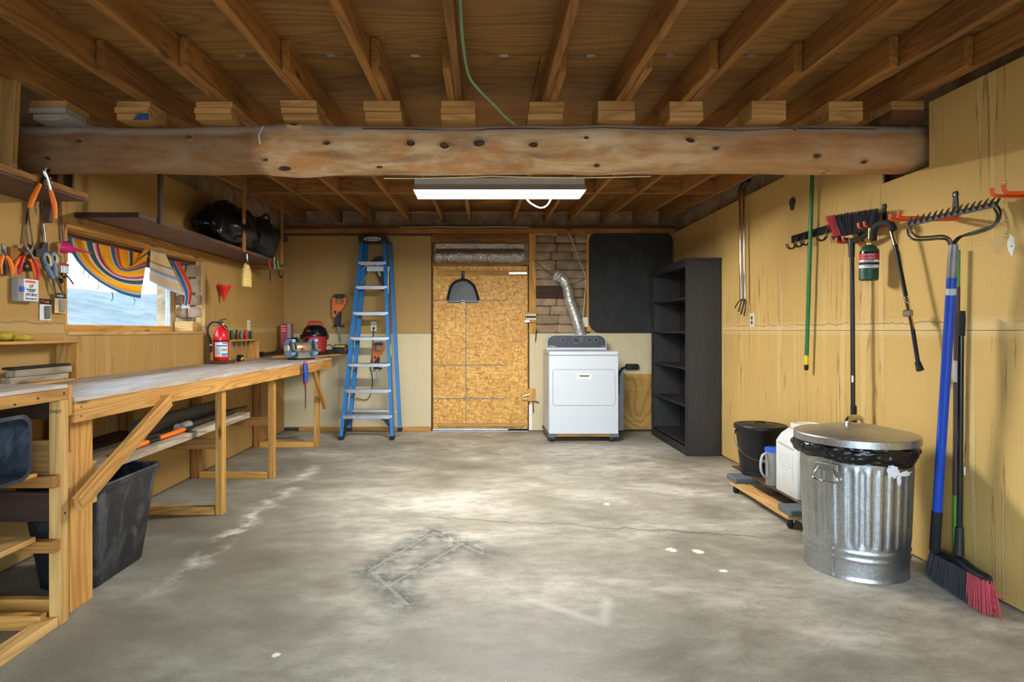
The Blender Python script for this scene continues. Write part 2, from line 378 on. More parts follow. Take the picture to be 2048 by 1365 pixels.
def _concrete():
    t = NT('concrete'); v = t.obj(); s = t.sep(v)
    # trowel sweep: stretch the noise along a slanted direction
    sw = t.map(v, (1, 1.7, 1), (0, 0, 0), (0, 0, -.5))
    a = t.noise(sw, 1.1, 7, .6, .5); b = t.noise(t.map(v, (1, 1, 1), (9, 3, 0)), .55, 3); f = t.noise(v, 55, 4, .7); g = t.noise(sw, 7, 5, .65)
    c = t.ramp(t.math('ADD', t.math('MULTIPLY', a, .6), t.math('MULTIPLY', b, .4)), [(.36, lin((106, 103, 90))[:3]), (.49, lin((164, 160, 146))[:3]), (.60, lin((208, 205, 192))[:3])])
    c = t.mix(t.rng(g, .35, .62, .55, 0), c, lin((112, 104, 90))); c = t.mix(t.rng(f, .5, .75, 0, .35), c, lin((92, 86, 74))); c = t.mix(t.rng(f, .25, .42, .25, 0), c, lin((214, 208, 192)))
    X, Y = s[0], s[1]
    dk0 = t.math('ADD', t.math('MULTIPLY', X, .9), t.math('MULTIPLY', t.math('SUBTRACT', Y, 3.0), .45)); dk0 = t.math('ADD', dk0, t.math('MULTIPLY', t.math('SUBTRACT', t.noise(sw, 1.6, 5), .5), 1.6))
    c = t.mix(t.rng(dk0, -.9, .1, .62, 0), c, lin((96, 93, 80)))  # darker left front: a floor stain, with some dimmer light painted in
    # pale mineral bloom along the bench front
    d = t.math('ABSOLUTE', t.math('SUBTRACT', X, t.math('ADD', -1.62, t.math('MULTIPLY', t.noise(t.comb(0.0, Y, 0.0), 2.0, 3), .22))))
    bl = t.math('MULTIPLY', t.rng(d, .01, .1, 1, 0), t.math('MULTIPLY', t.rng(t.noise(v, 5, 5, .7), .46, .62), t.rng(t.math('ABSOLUTE', t.math('SUBTRACT', Y, 4.3)), .9, 1.7, 1, 0)))
    c = t.mix(t.math('MULTIPLY', bl, .75), c, lin((226, 222, 212)))
    # small chips and paint drops
    for k, (sc_, lo, col) in enumerate(((5.0, .05, (226, 220, 206)), (3.1, .035, (232, 228, 216)), (4.1, .035, (70, 66, 58)))):
        vo = t.n('TexVoronoi'); t.set(vo.inputs['Vector'], t.map(v, (sc_, sc_ * (1 + k * .4), 1), (k * 2.7, k * 1.3, 0)))
        q = t.math('ADD', vo.outputs['Distance'], t.math('MULTIPLY', t.noise(v, 40, 3), .05)); c = t.mix(t.rng(q, lo + .012, lo + .03, .85, 0), c, lin(col))
    # two spray-paint outlines left on the slab
    def seg(x0, y0, x1, y1, wd, soft):
        L = math.hypot(x1 - x0, y1 - y0); ux, uy = (x1 - x0) / L, (y1 - y0) / L
        px = t.math('SUBTRACT', X, x0); py = t.math('SUBTRACT', Y, y0)
        al = t.math('ADD', t.math('MULTIPLY', px, ux), t.math('MULTIPLY', py, uy)); ac = t.math('ABSOLUTE', t.math('SUBTRACT', t.math('MULTIPLY', px, uy), t.math('MULTIPLY', py, ux)))
        e = t.math('MAXIMUM', t.math('SUBTRACT', 0.0, al), t.math('SUBTRACT', al, L)); dd = t.math('MAXIMUM', ac, e)
        return t.rng(dd, wd, wd + soft, 1, 0)
    def mx(l):
        o = l[0]
        for q in l[1:]: o = t.math('MAXIMUM', o, q)
        return o
    sp = t.rng(t.noise(v, 14, 6, .75), .34, .56)
    A = [(-.30, 3.74, .0, 3.38), (-.12, 3.55, -.44, 2.98), (-.30, 3.74, -.58, 3.15), (-.56, 3.12, -.34, 2.76)]
    dk = mx([seg(*q, .015, .13) for q in A]); ln = mx([seg(*q, .006, .006) for q in A])
    c = t.mix(t.math('MULTIPLY', t.math('MULTIPLY', dk, sp), .95), c, lin((58, 66, 66))); c = t.mix(t.math('MULTIPLY', ln, .45), c, lin((160, 154, 138)))
    wl = mx([seg(.21, 2.80, .50, 2.58, .008, .03), seg(.50, 2.58, .56, 2.80, .006, .03)]); c = t.mix(t.math('MULTIPLY', wl, .25), c, lin((226, 226, 218)))
    wd = t.math('MINIMUM', t.math('ABSOLUTE', t.math('SUBTRACT', X, 1.01)), 9.0)
    def blob(x, y, rx):
        q = t.math('SQRT', t.math('ADD', t.math('POWER', t.math('SUBTRACT', X, x), 2.0), t.math('POWER', t.math('SUBTRACT', Y, y), 2.0)))
        return t.rng(t.math('ADD', q, t.math('MULTIPLY', t.math('SUBTRACT', t.noise(v, 22, 3), .5), .05)), rx, rx + .008, 1, 0)
    c = t.mix(t.math('MULTIPLY', mx([blob(1.045, 3.44, .026), blob(1.185, 3.42, .026), blob(1.22, 3.14, .016), blob(-.78, 2.33, .013), blob(.87, 4.35, .02)]), .9), c, lin((240, 234, 218)))
    # one long hairline crack
    cy = t.math('ADD', t.math('ADD', 3.98, t.math('MULTIPLY', X, -.19)), t.math('MULTIPLY', t.math('SUBTRACT', t.noise(t.comb(t.math('MULTIPLY', X, 1.0), 0.0, 0.0), 3.2, 7, .65), .5), .34))
    cr = t.math('MULTIPLY', t.rng(t.math('ABSOLUTE', t.math('SUBTRACT', Y, cy)), .002, .009, 1, 0), t.math('MULTIPLY', t.rng(X, -.7, -.2), t.rng(X, 1.5, 1.8, 1, 0)))
    c = t.mix(t.math('MULTIPLY', cr, .9), c, lin((58, 52, 42)))
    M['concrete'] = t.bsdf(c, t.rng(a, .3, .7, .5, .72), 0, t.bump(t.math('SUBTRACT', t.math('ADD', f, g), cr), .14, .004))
_concrete()
def _log():
    t = NT('log_wood'); v = t.obj(); g = t.geo()
    a = t.noise(t.map(v, (1.0, 4.5, 4.5)), 2.2, 6, .62, .4); f = t.noise(t.map(v, (3, 60, 60)), 1, 5, .7); pt = t.noise(t.map(v, (1.6, 3, 3), (4, 0, 0)), 2.6, 5, .6)
    c = t.ramp(a, [(.28, lin((140, 104, 70))[:3]), (.45, lin((204, 164, 118))[:3]), (.58, lin((224, 194, 152))[:3]), (.75, lin((238, 216, 184))[:3])])
    c = t.mix(t.rng(pt, .52, .64, 0, .6), c, lin((200, 124, 54))); c = t.mix(t.rng(f, .55, .85, 0, .45), c, lin((104, 72, 44))); c = t.mix(t.rng(t.noise(t.map(v, (1.2, 5, 5), (8, 0, 0)), 2.4, 5, .65), .54, .68, 0, .5), c, lin((122, 104, 86)))
    c = t.mix(t.rng(t.math('ADD', t.sep(v)[0], t.math('MULTIPLY', a, .1)), -1.2, -1.1, .72, 0), c, lin((104, 64, 32))); c = t.mix(t.rng(t.math('ADD', t.sep(v)[0], pt), 1.0, 1.9, 0, .6), c, lin((158, 104, 50)))
    dust_sheen = t.rng(t.math('ADD', t.sep(g.outputs['Normal'])[2], t.math('MULTIPLY', a, .3)), .55, .75); c = t.mix(t.math('MULTIPLY', dust_sheen, .8), c, lin((190, 178, 164)))  # grey dust on the upper curve, its colour lightened to paint in a sheen
    M['log_wood'] = t.bsdf(c, .75, 0, t.bump(t.math('ADD', f, a), .3, .008))
_log()
def _adobe():
    t = NT('adobe'); v = t.obj(); r = t.rnd()
    c = t.mix(t.rng(t.noise(v, 9, 6, .65), .3, .7), lin((148, 124, 98)), lin((198, 172, 140))); c = t.mix(t.rng(t.noise(t.map(v, (1, 1, 1), (7, 7, 7)), 3, 4), .5, .68, 0, .5), c, lin((104, 78, 56)))
    hsv = t.n('HueSaturation'); t.set(hsv.inputs['Value'], t.rng(r, 0, 1, .75, 1.12)); t.set(hsv.inputs['Color'], c)
    M['adobe'] = t.bsdf(hsv.outputs[0], .95, 0, t.bump(t.noise(v, 28, 7, .7), .8, .02))
_adobe()
def _serape():
    t = NT('serape'); uv = t.n('UVMap'); x = t.sep(uv.outputs[0])[0]
    Or, Tl, Wh, Pk, Bk, Rd, Bl = (250, 168, 20), (22, 84, 92), (232, 226, 214), (206, 20, 84), (28, 30, 36), (210, 60, 20), (38, 98, 176)
    st = [(0, Or), (.13, Or), (.135, Bk), (.14, Tl), (.17, Tl), (.185, Wh), (.19, Or), (.31, Or), (.315, Bk), (.32, Rd), (.36, Rd), (.365, Wh), (.37, Bl), (.42, Tl), (.43, Wh), (.44, Or), (.575, Or), (.58, Wh), (.585, Bk), (.61, Pk), (.66, Wh), (.665, Bk), (.69, Tl), (.735, Tl), (.76, Wh), (.77, Or), (.90, Or), (.905, Bk), (.92, Wh), (.94, Bl), (.97, Tl), (1, Tl)]
    # a colour ramp holds 32 stops
    c = t.ramp(x, [(p, lin(q)[:3]) for p, q in st])
    c = t.mix(t.rng(t.noise(t.obj(), 160, 2), .3, .7, 0, .25), c, lin((120, 70, 20)))
    m_ = t.bsdf(c, .9); bs = [n for n in t.t.nodes if n.type == 'BSDF_PRINCIPLED'][0]
    tl = t.n('BsdfTranslucent'); t.set(tl.inputs[0], c); mx = t.n('MixShader'); mx.inputs[0].default_value = .3; t.t.links.new(bs.outputs[0], mx.inputs[1]); t.t.links.new(tl.outputs[0], mx.inputs[2]); t.t.links.new(mx.outputs[0], t.out.inputs[0]); M['serape'] = m_
    t = NT('serape_back'); uv = t.n('UVMap'); x = t.sep(uv.outputs[0])[1]
    st = [(0, (236, 176, 50)), (.08, (226, 186, 110)), (.16, (150, 156, 130)), (.24, (196, 186, 150)), (.27, (206, 172, 118)), (.44, (206, 172, 118)), (.47, (120, 104, 92)), (.53, (200, 196, 190)), (.56, (206, 172, 128)), (.62, (206, 176, 134)), (.66, (92, 128, 172)), (.74, (196, 200, 206)), (.78, (206, 178, 138)), (.92, (204, 180, 146)), (.96, (170, 190, 220)), (1, (214, 206, 196))]
    M['serape_back'] = t.bsdf(t.ramp(x, [(p, lin(q)[:3]) for p, q in st]), .9)
_serape()
def _glass():
    t = NT('window_glass'); tr = t.n('BsdfTransparent'); gl = t.n('BsdfGlossy'); gl.inputs['Roughness'].default_value = .03; tr.inputs[0].default_value = (.95, .98, 1, 1)
    mx = t.n('MixShader'); mx.inputs[0].default_value = .06; t.t.links.new(tr.outputs[0], mx.inputs[1]); t.t.links.new(gl.outputs[0], mx.inputs[2]); t.t.links.new(mx.outputs[0], t.out.inputs[0]); M['window_glass'] = t.m
    t = NT('clear_plastic'); tr = t.n('BsdfTransparent'); tr.inputs[0].default_value = (.72, .72, .70, 1); gl = t.n('BsdfGlossy'); gl.inputs['Roughness'].default_value = .1
    t.set(gl.inputs['Normal'], t.bump(t.noise(t.map(t.obj(), (1, 1, 1.2)), 30, 3, .55, 1.5), .5, .03))
    mx = t.n('MixShader'); mx.inputs[0].default_value = .55; t.t.links.new(tr.outputs[0], mx.inputs[1]); t.t.links.new(gl.outputs[0], mx.inputs[2]); t.t.links.new(mx.outputs[0], t.out.inputs[0]); M['clear_plastic'] = t.m
_glass()
def _emit(name, c, st):
    t = NT(name); e = t.n('Emission'); e.inputs[0].default_value = c; e.inputs[1].default_value = st; t.t.links.new(e.outputs[0], t.out.inputs[0]); M[name] = t.m
_emit('tube_light', (1.0, .965, .90, 1), TUBE_STRENGTH)
def _hill():
    t = NT('brush_hill'); v = t.obj(); c = t.mix(t.rng(t.noise(v, .9, 8, .7), .36, .62), lin((30, 40, 42)), lin((60, 66, 64))); c = t.mix(t.rng(t.noise(v, 5, 5), .5, .66, 0, .6), c, lin((28, 40, 42)))
    M['brush_hill'] = t.bsdf(c, .95)
_hill()
def _galv():
    t = NT('galvanized'); v = t.obj(); vo = t.n('TexVoronoi'); t.set(vo.inputs['Vector'], t.map(v, (40, 40, 30))); s = t.sep(vo.outputs['Color'])[0]
    c = t.mix(s, lin((168, 173, 176)), lin((198, 202, 203))); c = t.mix(t.rng(t.noise(v, 3.5, 5), .45, .7, 0, .5), c, lin((128, 130, 128)))
    M['galvanized'] = t.bsdf(c, t.rng(s, 0, 1, .30, .40), .95, t.bump(t.noise(v, 3, 2), .05, .02))
_galv()
def _smudge(name, base, sm, amt, rough):
    t = NT(name); v = t.obj(); n = t.noise(t.map(v, (1, 1, .6)), 7, 7, .7, 1.2)
    M[name] = t.bsdf(t.mix(t.rng(n, .48, .72, 0, amt), lin(base), lin(sm)), rough, 0, t.bump(t.noise(v, 50, 2), .05, .004))
_smudge('bin_black', (24, 26, 30), (120, 122, 124), .55, .5)
_smudge('mat_black', (38, 40, 40), (70, 72, 68), .5, .85)
_smudge('pan_black', (30, 36, 44), (110, 124, 140), .5, .4)
plain('black_plastic', (26, 27, 30), .42); plain('black_rubber', (22, 22, 23), .8); plain('black_gloss', (16, 17, 20), .2); plain('black_metal', (34, 34, 36), .45, .5)
plain('bag_black', (14, 14, 17), .28); plain('bag_fabric', (20, 20, 26), .7)
plain('steel', (168, 168, 164), .32, 1.0); plain('steel_dark', (88, 84, 80), .45, 1.0); plain('chrome', (210, 208, 206), .14, 1.0, .05); plain('aluminium', (186, 188, 192), .34, .9, .14, 20)
plain('iron_brown', (92, 78, 68), .6, .6); plain('screw', (150, 148, 142), .35, 1.0)
plain('ladder_blue', (22, 108, 172), .45, 0, .12); plain('white_enamel', (200, 206, 212), .32, 0, .004, .6); plain('white_plastic', (226, 226, 222), .45, 0, .04); plain('cream_plastic', (222, 214, 190), .5, 0, .05)
plain('console_grey', (56, 60, 68), .4, 0, .05); plain('knob_dark', (40, 42, 46), .3); plain('seam_grey', (96, 100, 106), .6)
plain('orange_grip', (246, 122, 24), .45, 0, .1); plain('orange_tool', (224, 108, 40), .5); plain('orange_coat', (232, 84, 22), .5); plain('red_grip', (196, 26, 42), .4)
plain('red_paint', (206, 24, 36), .25, 0, .06); plain('red_plastic', (198, 26, 22), .4); plain('red_dark', (150, 30, 30), .42, 0, .1); plain('pink_plastic', (206, 30, 104), .35)
plain('blue_paint', (8, 64, 172), .35, 0, .1, 30); plain('blue_plastic', (34, 92, 196), .4); plain('blue_grey', (104, 128, 152), .5); plain('grinder_blue', (140, 176, 218), .45, 0, .08)
plain('green_pole', (18, 112, 52), .35, 0, .08); plain('green_bright', (70, 150, 44), .45); plain('yellow', (232, 206, 40), .5); plain('lime', (196, 204, 40), .4); plain('teal', (26, 110, 104), .5); plain('green_dark', (20, 70, 54), .5)
plain('tape_grey', (128, 130, 132), .35, .2); plain('brown_pole', (70, 54, 52), .5, 0, .2, 30); plain('label_white', (224, 226, 230), .6, 0, .03); plain('label_red', (176, 36, 40), .5); plain('label_blue', (60, 120, 190), .5); plain('ink', (26, 26, 30), .7)
plain('brass', (196, 160, 84), .35, 1.0); plain('straw', (212, 184, 108), .85, 0, .25, 60); plain('bristle_black', (34, 36, 44), .6); plain('bristle_red', (188, 62, 74), .6)
plain('carpet_grey', (92, 100, 108), .95, 0, .3, 90, .5); plain('jug_white', (222, 226, 226), .5, 0, .05); plain('clear_poly', (176, 178, 176), .3, 0, .05, 9, 0, Alpha=.72); plain('handle_wood', (190, 156, 116), .6, 0, .2)
plain('glove_yellow', (182, 160, 46), .9, 0, .3, 14); plain('glove_grey', (112, 106, 92), .9); plain('yellow_inner', (226, 200, 132), .5); plain('case_clear', (148, 146, 142), .25, 0, .08)
plain('grey_cast', (122, 128, 122), .5, .3); plain('copper_tan', (172, 150, 122), .4, .6); plain('olive_grey', (104, 106, 92), .5); plain('roll_grey', (104, 96, 84), .9, 0, .3, 20, .4)
plain('card_cream', (206, 186, 132), .6); plain('wire_red', (210, 84, 50), .5); plain('wire_cream', (206, 196, 164), .5); plain('cord_green', (120, 150, 116), .6); plain('wire_green', (40, 96, 70), .5); plain('grey_pvc', (176, 180, 184), .5)
plain('blue_spray', (24, 60, 140), .3); plain('foil', (222, 222, 218), .3, .75, .05); plain('lamp_white', (226, 234, 240), .4, 0, .03); plain('spackle', (238, 236, 230), .8); plain('putty', (196, 166, 110), .9); plain('dirt', (120, 104, 84), .95); plain('board_brown', (78, 54, 40), .55, 0, .3, 14); plain('blue_dye', (30, 84, 150), .7); plain('purple_red', (150, 70, 96), .35)

# ------------------------------------------------------------------ the room
SL = .03
def zc(Y): return 2.43 + SL * (Y - 3.3)             # underside of the joists, rising a little toward the back wall
FY = -1.0                                           # front wall, behind the camera, with its open vehicle door
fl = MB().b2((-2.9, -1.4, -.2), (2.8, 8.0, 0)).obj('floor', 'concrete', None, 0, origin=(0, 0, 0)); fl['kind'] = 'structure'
yard = MB().b2((-60, -40, -.35), (60, 60, -.2)).obj('ground', 'dirt', None, 0); yard['kind'] = 'structure'

# right wall: gypsum sheets, four feet tall, in two rows
wr = struct('wall_right', (RX, 3, 0))
def sheetYZ(poly, x0, x1, mat, parent): return MB().prism(poly, (x0, 0, 0), EY, EZ, (x1 - x0, 0, 0)).obj('drywall_sheet', mat, parent, 0, origin=(x0, 0, 0))
g = .0012
YS = [FY, 1.61, 4.06, 6.49, BY]
for a, b in zip(YS[:-1], YS[1:]): sheetYZ([(a + g, .012), (b - g, .012), (b - g, 1.222 - g), (a + g, 1.222 - g)], RX, RX + .013, 'drywall_tan', wr)
sheetYZ([(FY, 1.222 + g), (1.61 - g, 1.222 + g), (1.61 - g, 2.385), (FY, 2.385)], RX, RX + .013, 'drywall_tan', wr)
sheetYZ([(1.61 + g, 1.222 + g), (4.06 - g, 1.222 + g), (4.06 - g, 2.41), (3.60, 2.41), (3.60, 2.075), (3.22, 2.075), (3.22, 2.41), (1.61 + g, 2.385)], RX, RX + .013, 'drywall_tan', wr)
sheetYZ([(4.06 + g, 1.222 + g), (6.49 - g, 1.222 + g), (6.49 - g, 2.41), (4.06 + g, 2.41)], RX, RX + .013, 'drywall_tan', wr)
sheetYZ([(6.49 + g, 1.222 + g), (BY, 1.222 + g), (BY, 2.41), (6.49 + g, 2.41)], RX, RX + .013, 'drywall_tan', wr)
MB().b2((RX + .1, FY, -.1), (RX + .45, 7.95, 2.95)).obj('adobe_backing', 'adobe', wr, 0)
for y in (FY + .02, 1.61, 3.12, 3.70, 4.06, 5.28, 6.49, 7.46): bx('stud', (RX + .014, y - .02, .04), (RX + .1, y + .02, 2.38), 'joist_dark', wr)
bx('bottom_plate', (RX + .013, FY, .0), (RX + .1, BY, .012), 'joist_dark', wr)

# left wall with its deep window opening
WY0, WY1, WZ0, WZ1 = 3.59, 5.37, 1.215, 1.845
wl = struct('wall_left', (LX, 3, 0))
YS = [FY, 1.42, 3.86, 6.30, BY]
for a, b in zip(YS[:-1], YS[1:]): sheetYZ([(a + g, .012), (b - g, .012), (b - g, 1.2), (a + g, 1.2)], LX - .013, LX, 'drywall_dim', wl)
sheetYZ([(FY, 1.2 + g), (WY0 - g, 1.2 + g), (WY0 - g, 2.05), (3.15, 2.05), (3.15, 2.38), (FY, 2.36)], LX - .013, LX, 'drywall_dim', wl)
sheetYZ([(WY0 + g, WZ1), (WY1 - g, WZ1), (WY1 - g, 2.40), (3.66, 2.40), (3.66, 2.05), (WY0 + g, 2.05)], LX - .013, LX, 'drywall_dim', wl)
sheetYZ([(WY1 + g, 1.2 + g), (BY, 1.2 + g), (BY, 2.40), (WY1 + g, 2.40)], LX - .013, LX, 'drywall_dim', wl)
OX0, OX1 = LX - .45, LX - .1
for q in (((OX0, FY, -.1), (OX1, 7.95, WZ0 - .03)), ((OX0, FY, WZ1 + .03), (OX1, 7.95, 2.95)), ((OX0, FY, WZ0 - .03), (OX1, WY0 - .03, WZ1 + .03)), ((OX0, WY1 + .06, WZ0 - .03), (OX1, 7.95, WZ1 + .03))):
    MB().b2(*q).obj('adobe_backing', 'adobe', wl, 0)
for y in (FY + .02, 1.42, 3.08, WY0 - .03, WY1 + .04, 6.3, 7.46): bx('stud', (LX - .1, y - .02, .04), (LX - .014, y + .02, 2.38), 'joist_dark', wl)
# tumbled adobe lining the far side of the window opening
random.seed(3); z = WZ0 + .11
while z < WZ1 - .03:
    h = random.uniform(.10, .15); h = min(h, WZ1 + .02 - z); cut = LX - .02 - random.uniform(.08, .17)
    for xa, xb in ((cut + .004, LX - .02), (LX - .26, cut - .004)):
        mb = MB().box(((xa + xb) / 2, WY1 + .022 + random.uniform(-.012, .012), z + h / 2), (xb - xa, .08, h - .012), None, .014); sd = random.random() * 9
        mb.v = [q + .010 * noise.noise_vector(q * 14 + V(sd, 0, 0)) for q in mb.v]; mb.obj('adobe_brick', 'adobe', wl, 25)
    z += h
bx('block', (LX - .22, WY1 - .09, WZ0 + .001), (LX - .06, WY1 - .02, WZ0 + .085), 'lumber_pale', wl)

win = struct('window_1', (LX, (WY0 + WY1) / 2, WZ0))
GX = LX - .26
bx('sill_board', (LX - .30, WY0, WZ0 - .022), (LX + .012, WY1 + .01, WZ0), 'lumber_pale', win)
bx('jamb_board', (LX - .075, WY1 - .012, WZ0), (LX + .006, WY1 + .01, WZ1), 'lumber_pale', win)
bx('jamb_board', (LX - .26, WY0 - .02, WZ0), (LX + .006, WY0, WZ1), 'lumber', win)
bx('head_board', (LX - .10, WY0, WZ1 - .02), (LX + .006, WY1, WZ1), 'lumber', win)
bx('head_board', (LX - .20, WY0, WZ1 - .055), (LX - .125, WY1, WZ1 + .02), 'shelf_brown', win)
bx('head_board', (LX - .115, WY0, WZ1 - .03), (LX - .085, WY1, WZ1 - .005), 'joist_wood', win)
bx('frame_post', (GX - .04, WY1 - .085, WZ0), (GX + .03, WY1 - .035, WZ1 + .02), 'lumber_pale', win)
bx('sash_rail', (GX - .02, WY0, WZ0), (GX + .02, WY1 - .085, WZ0 + .045), 'lumber', win)
bx('sash_rail', (GX - .02, WY0, WZ1 - .12), (GX + .02, WY1 - .085, WZ1 + .02), 'shelf_brown', win)
bx('sash_stile', (GX - .02, WY0, WZ0 + .045), (GX + .02, WY0 + .03, WZ1 - .12), 'lumber', win)
bx('sash_stile', (GX - .02, WY1 - .12, WZ0 + .045), (GX + .02, WY1 - .085, WZ1 - .12), 'grey_pvc', win)
MB().b2((GX - .003, WY0 + .03, WZ0 + .045), (GX + .003, WY1 - .12, WZ1 - .12)).obj('glass_pane', 'window_glass', win, 0)

# brushy slope outside the window
def hillf(u, v):
    x = -4 - 30 * u; y = -14 + 70 * v; d = min(1, max(0, (-x - 4) / 16))
    return V(x, y, -.1 + 3.3 * d + .5 * noise.noise(V(x * .08, y * .08, 0)) * d + .10 * noise.noise(V(x * .9, y * .9, 2)))
hl = MB().grid(hillf, 60, 140).obj('hill', 'brush_hill', None, 60, origin=(0, 0, 0)); hl['kind'] = 'structure'

# front wall behind the camera: the vehicle door stands open
wf = struct('wall_front', (0, FY, 0))
for q in (((-2.9, FY - .2, 0), (-1.95, FY, 2.95)), ((1.85, FY - .2, 0), (2.77, FY, 2.95)), ((-1.95, FY - .2, 2.25), (1.85, FY, 2.95))):
    MB().b2(*q).obj('drywall_sheet', 'drywall_tan', wf, 0)

# back wall
wbk = struct('wall_back', (0, BY, 0))
def sheetXZ(x0, z0, x1, z1, mat, y0=BY, t_=.013): return MB().b2((x0, y0, z0), (x1, y0 + t_, z1)).obj('drywall_sheet', mat, wbk, 0, origin=(0, BY, 0))
def bX(px): return (px - CX) * BY / F
def bZ(py): return EYE - (py - CY) * BY / F
sheetXZ(LX, .05, bX(678) - g, bZ(668) - g, 'drywall_pale'); sheetXZ(bX(678) + g, .05, bX(862), bZ(668) - g, 'drywall_pale')
sheetXZ(LX, bZ(668) + g, bX(678) - g, bZ(472), 'drywall_back'); sheetXZ(bX(678) + g, bZ(668) + g, bX(862), bZ(472), 'drywall_back')
sheetXZ(bX(1059), .01, bX(1247), bZ(667), 'drywall_pale'); sheetXZ(bX(1247), bZ(748), bX(1300) + .02, bZ(667), 'drywall_pale'); sheetXZ(bX(1300) + .02, .01, RX, bZ(667), 'drywall_pale')
sheetXZ(bX(1181), bZ(667), RX, bZ(466), 'drywall_back')
pp = bx('plywood_patch', (bX(1247), BY - .004, .02), (bX(1300) + .02, BY + .012, bZ(748)), 'ply_patch', wbk, 0, 0)
MB().b2((-2.9, BY + .16, -.1), (2.8, BY + .5, 2.95)).obj('adobe_backing', 'adobe', wbk, 0)
bx('top_plate', (LX, BY - .04, bZ(467)), (RX, BY + .05, bZ(458)), 'joist_wood', wbk)
bx('top_plate', (LX, BY - .01, bZ(457.5)), (RX, BY + .05, bZ(452)), 'joist_dark', wbk)
bx('header_board', (bX(863), BY - .005, bZ(485)), (bX(1058), BY + .04, bZ(467.5)), 'joist_wood', wbk)
bx('header_board', (bX(868), BY - .012, bZ(477)), (bX(1010), BY - .005, bZ(470)), 'joist_dark', wbk)
bx('stud', (bX(1058), BY - .01, bZ(668)), (bX(1072), BY + .06, bZ(467.5)), 'lumber', wbk)
bx('stud', (bX(1173), BY - .01, bZ(664)), (bX(1181), BY + .06, bZ(468)), 'lumber', wbk)
bx('stud', (bX(862), BY + .014, .0), (bX(866), BY + .08, bZ(485)), 'joist_dark', wbk)
bx('stud', (bX(1056), BY + .014, .0), (bX(1059.5), BY + .08, bZ(668)), 'joist_dark', wbk)
bx('plank', (bX(1072), BY - .01, bZ(597)), (bX(1128), BY + .03, bZ(572)), 'brown_dark', wbk)
MB().b2((bX(1058), BY - .0015, .012), (bX(1064), BY + .001, .32)).obj('torn_paper', 'spackle', wbk, 0)
# exposed adobe courses beside the door
random.seed(11); z = bZ(667); x0, x1 = bX(1072), bX(1173)
while z < bZ(470):
    h = random.uniform(.095, .125); xs = [x0 - .03]
    while xs[-1] < x1 - .1: xs.append(min(x1 + .03, xs[-1] + random.uniform(.2, .36)))
    if xs[-1] < x1: xs[-1] = x1 + .02
    for a, b in zip(xs[:-1], xs[1:]):
        mb = MB(); nx = 4
        for k in range(1): mb.box(((a + b) / 2, BY + .075 + random.uniform(-.014, .014), z + h / 2), (b - a - .003, .1, h - .003), None, .012)
        sd = random.random() * 9; mb.v = [q + 0.014 * noise.noise_vector(q * 11 + V(sd, 0, 0)) for q in mb.v]; mb.obj('adobe_brick', 'adobe', wbk, 60)
    z += h
MB().b2((bX(1060), BY + .10, bZ(668)), (bX(1181), BY + .15, bZ(467))).obj('mortar_bed', 'adobe', wbk, 0)
bb = bx('baseboard_back', (bX(598), BY - .02, 0), (bX(862), BY, .055), 'lumber'); bb['kind'] = 'structure'

# door of oriented strand board, with the plastic-covered transom above it
dr = struct('door_1', (bX(961), BY, 0))
DX0, DX1, DZ1 = bX(866.5), bX(1055.5), bZ(533)
MB().b2((DX0, BY + .005, .028), (DX1, BY + .035, DZ1)).obj('door_leaf', 'osb', dr, 0, origin=(bX(961), BY, 0))
bx('top_rail', (bX(877), BY - .012, bZ(552)), (bX(1055), BY + .004, bZ(541)), 'lumber', dr)
bx('kick_strip', (bX(876), BY - .03, bZ(853)), (bX(1046), BY + .004, bZ(847)), 'lumber_pale', dr)
MB().b2((bX(865), BY - .02, .0), (bX(1056), BY + .03, .006)).b2((bX(866), BY - .012, .012), (bX(1016), BY + .004, .03)).obj('threshold', 'aluminium', dr, 0)
for py, xa, xb in ((601, 867, 1014), (731, 867, 1012), (798, 867, 1012)): MB().b2((bX(xa), BY + .0035, bZ(py) - .005), (bX(xb), BY + .0052, bZ(py) + .005)).obj('chalk_line', 'seam_grey', dr, 0)
MB().b2((bX(932) - .004, BY + .0038, .06), (bX(932) + .004, BY + .0052, bZ(610))).obj('chalk_line', 'seam_grey', dr, 0)
lt = MB().b2((bX(1018), BY - .014, bZ(549)), (bX(1054), BY - .012, bZ(545)), 0); [lt.box((bX(px), BY - .018, bZ(547)), (.03, .012, .03), None, .003) for px in (1025, 1031, 1037)]
lt.obj('slide_latch', 'steel', dr, 30)
bb_ = bx('latch_block', (bX(1050), BY - .045, bZ(645)), (bX(1073), BY - .02, bZ(625)), 'lumber', dr, .002, 0)
for py in (630.5, 638.5): MB().b2((bX(1051), BY - .052, bZ(py) - .013), (bX(1071), BY - .045, bZ(py) + .013), .002).obj('strap_plate', 'cream_plastic', bb_, 0)
for py in (630.5, 638.5):
    for px in (1054, 1058.5, 1063, 1067.5): MB().lathe([(0, 0), (.005, 0), (.005, .003), (0, .003)], (bX(px), BY - .0535, bZ(py)), EY, 8).obj('screw_hole', 'ink', bb_, 0)
MB().tube([(bX(1051), BY - .058, bZ(634.5)), (bX(1071), BY - .058, bZ(634.5))], .008, 8).obj('bolt', 'black_metal', bb_)
MB().b2((bX(1049), BY - .05, bZ(645)), (bX(1058), BY - .044, bZ(641.5))).obj('catch', 'steel', bb_, 0)
lb = bx('latch_block', (bX(1054), BY - .04, bZ(802)), (bX(1070), BY - .006, bZ(778)), 'lumber', dr, .002, 2)
bx('latch_block', (bX(1043), BY - .028, bZ(800)), (bX(1054), BY + .004, bZ(781)), 'osb', dr, .002, 2)
MB().tube([(bX(1047), BY - .05, bZ(792)), (bX(1059), BY - .05, bZ(788.5))], .011, 8).obj('bolt', 'steel', lb)
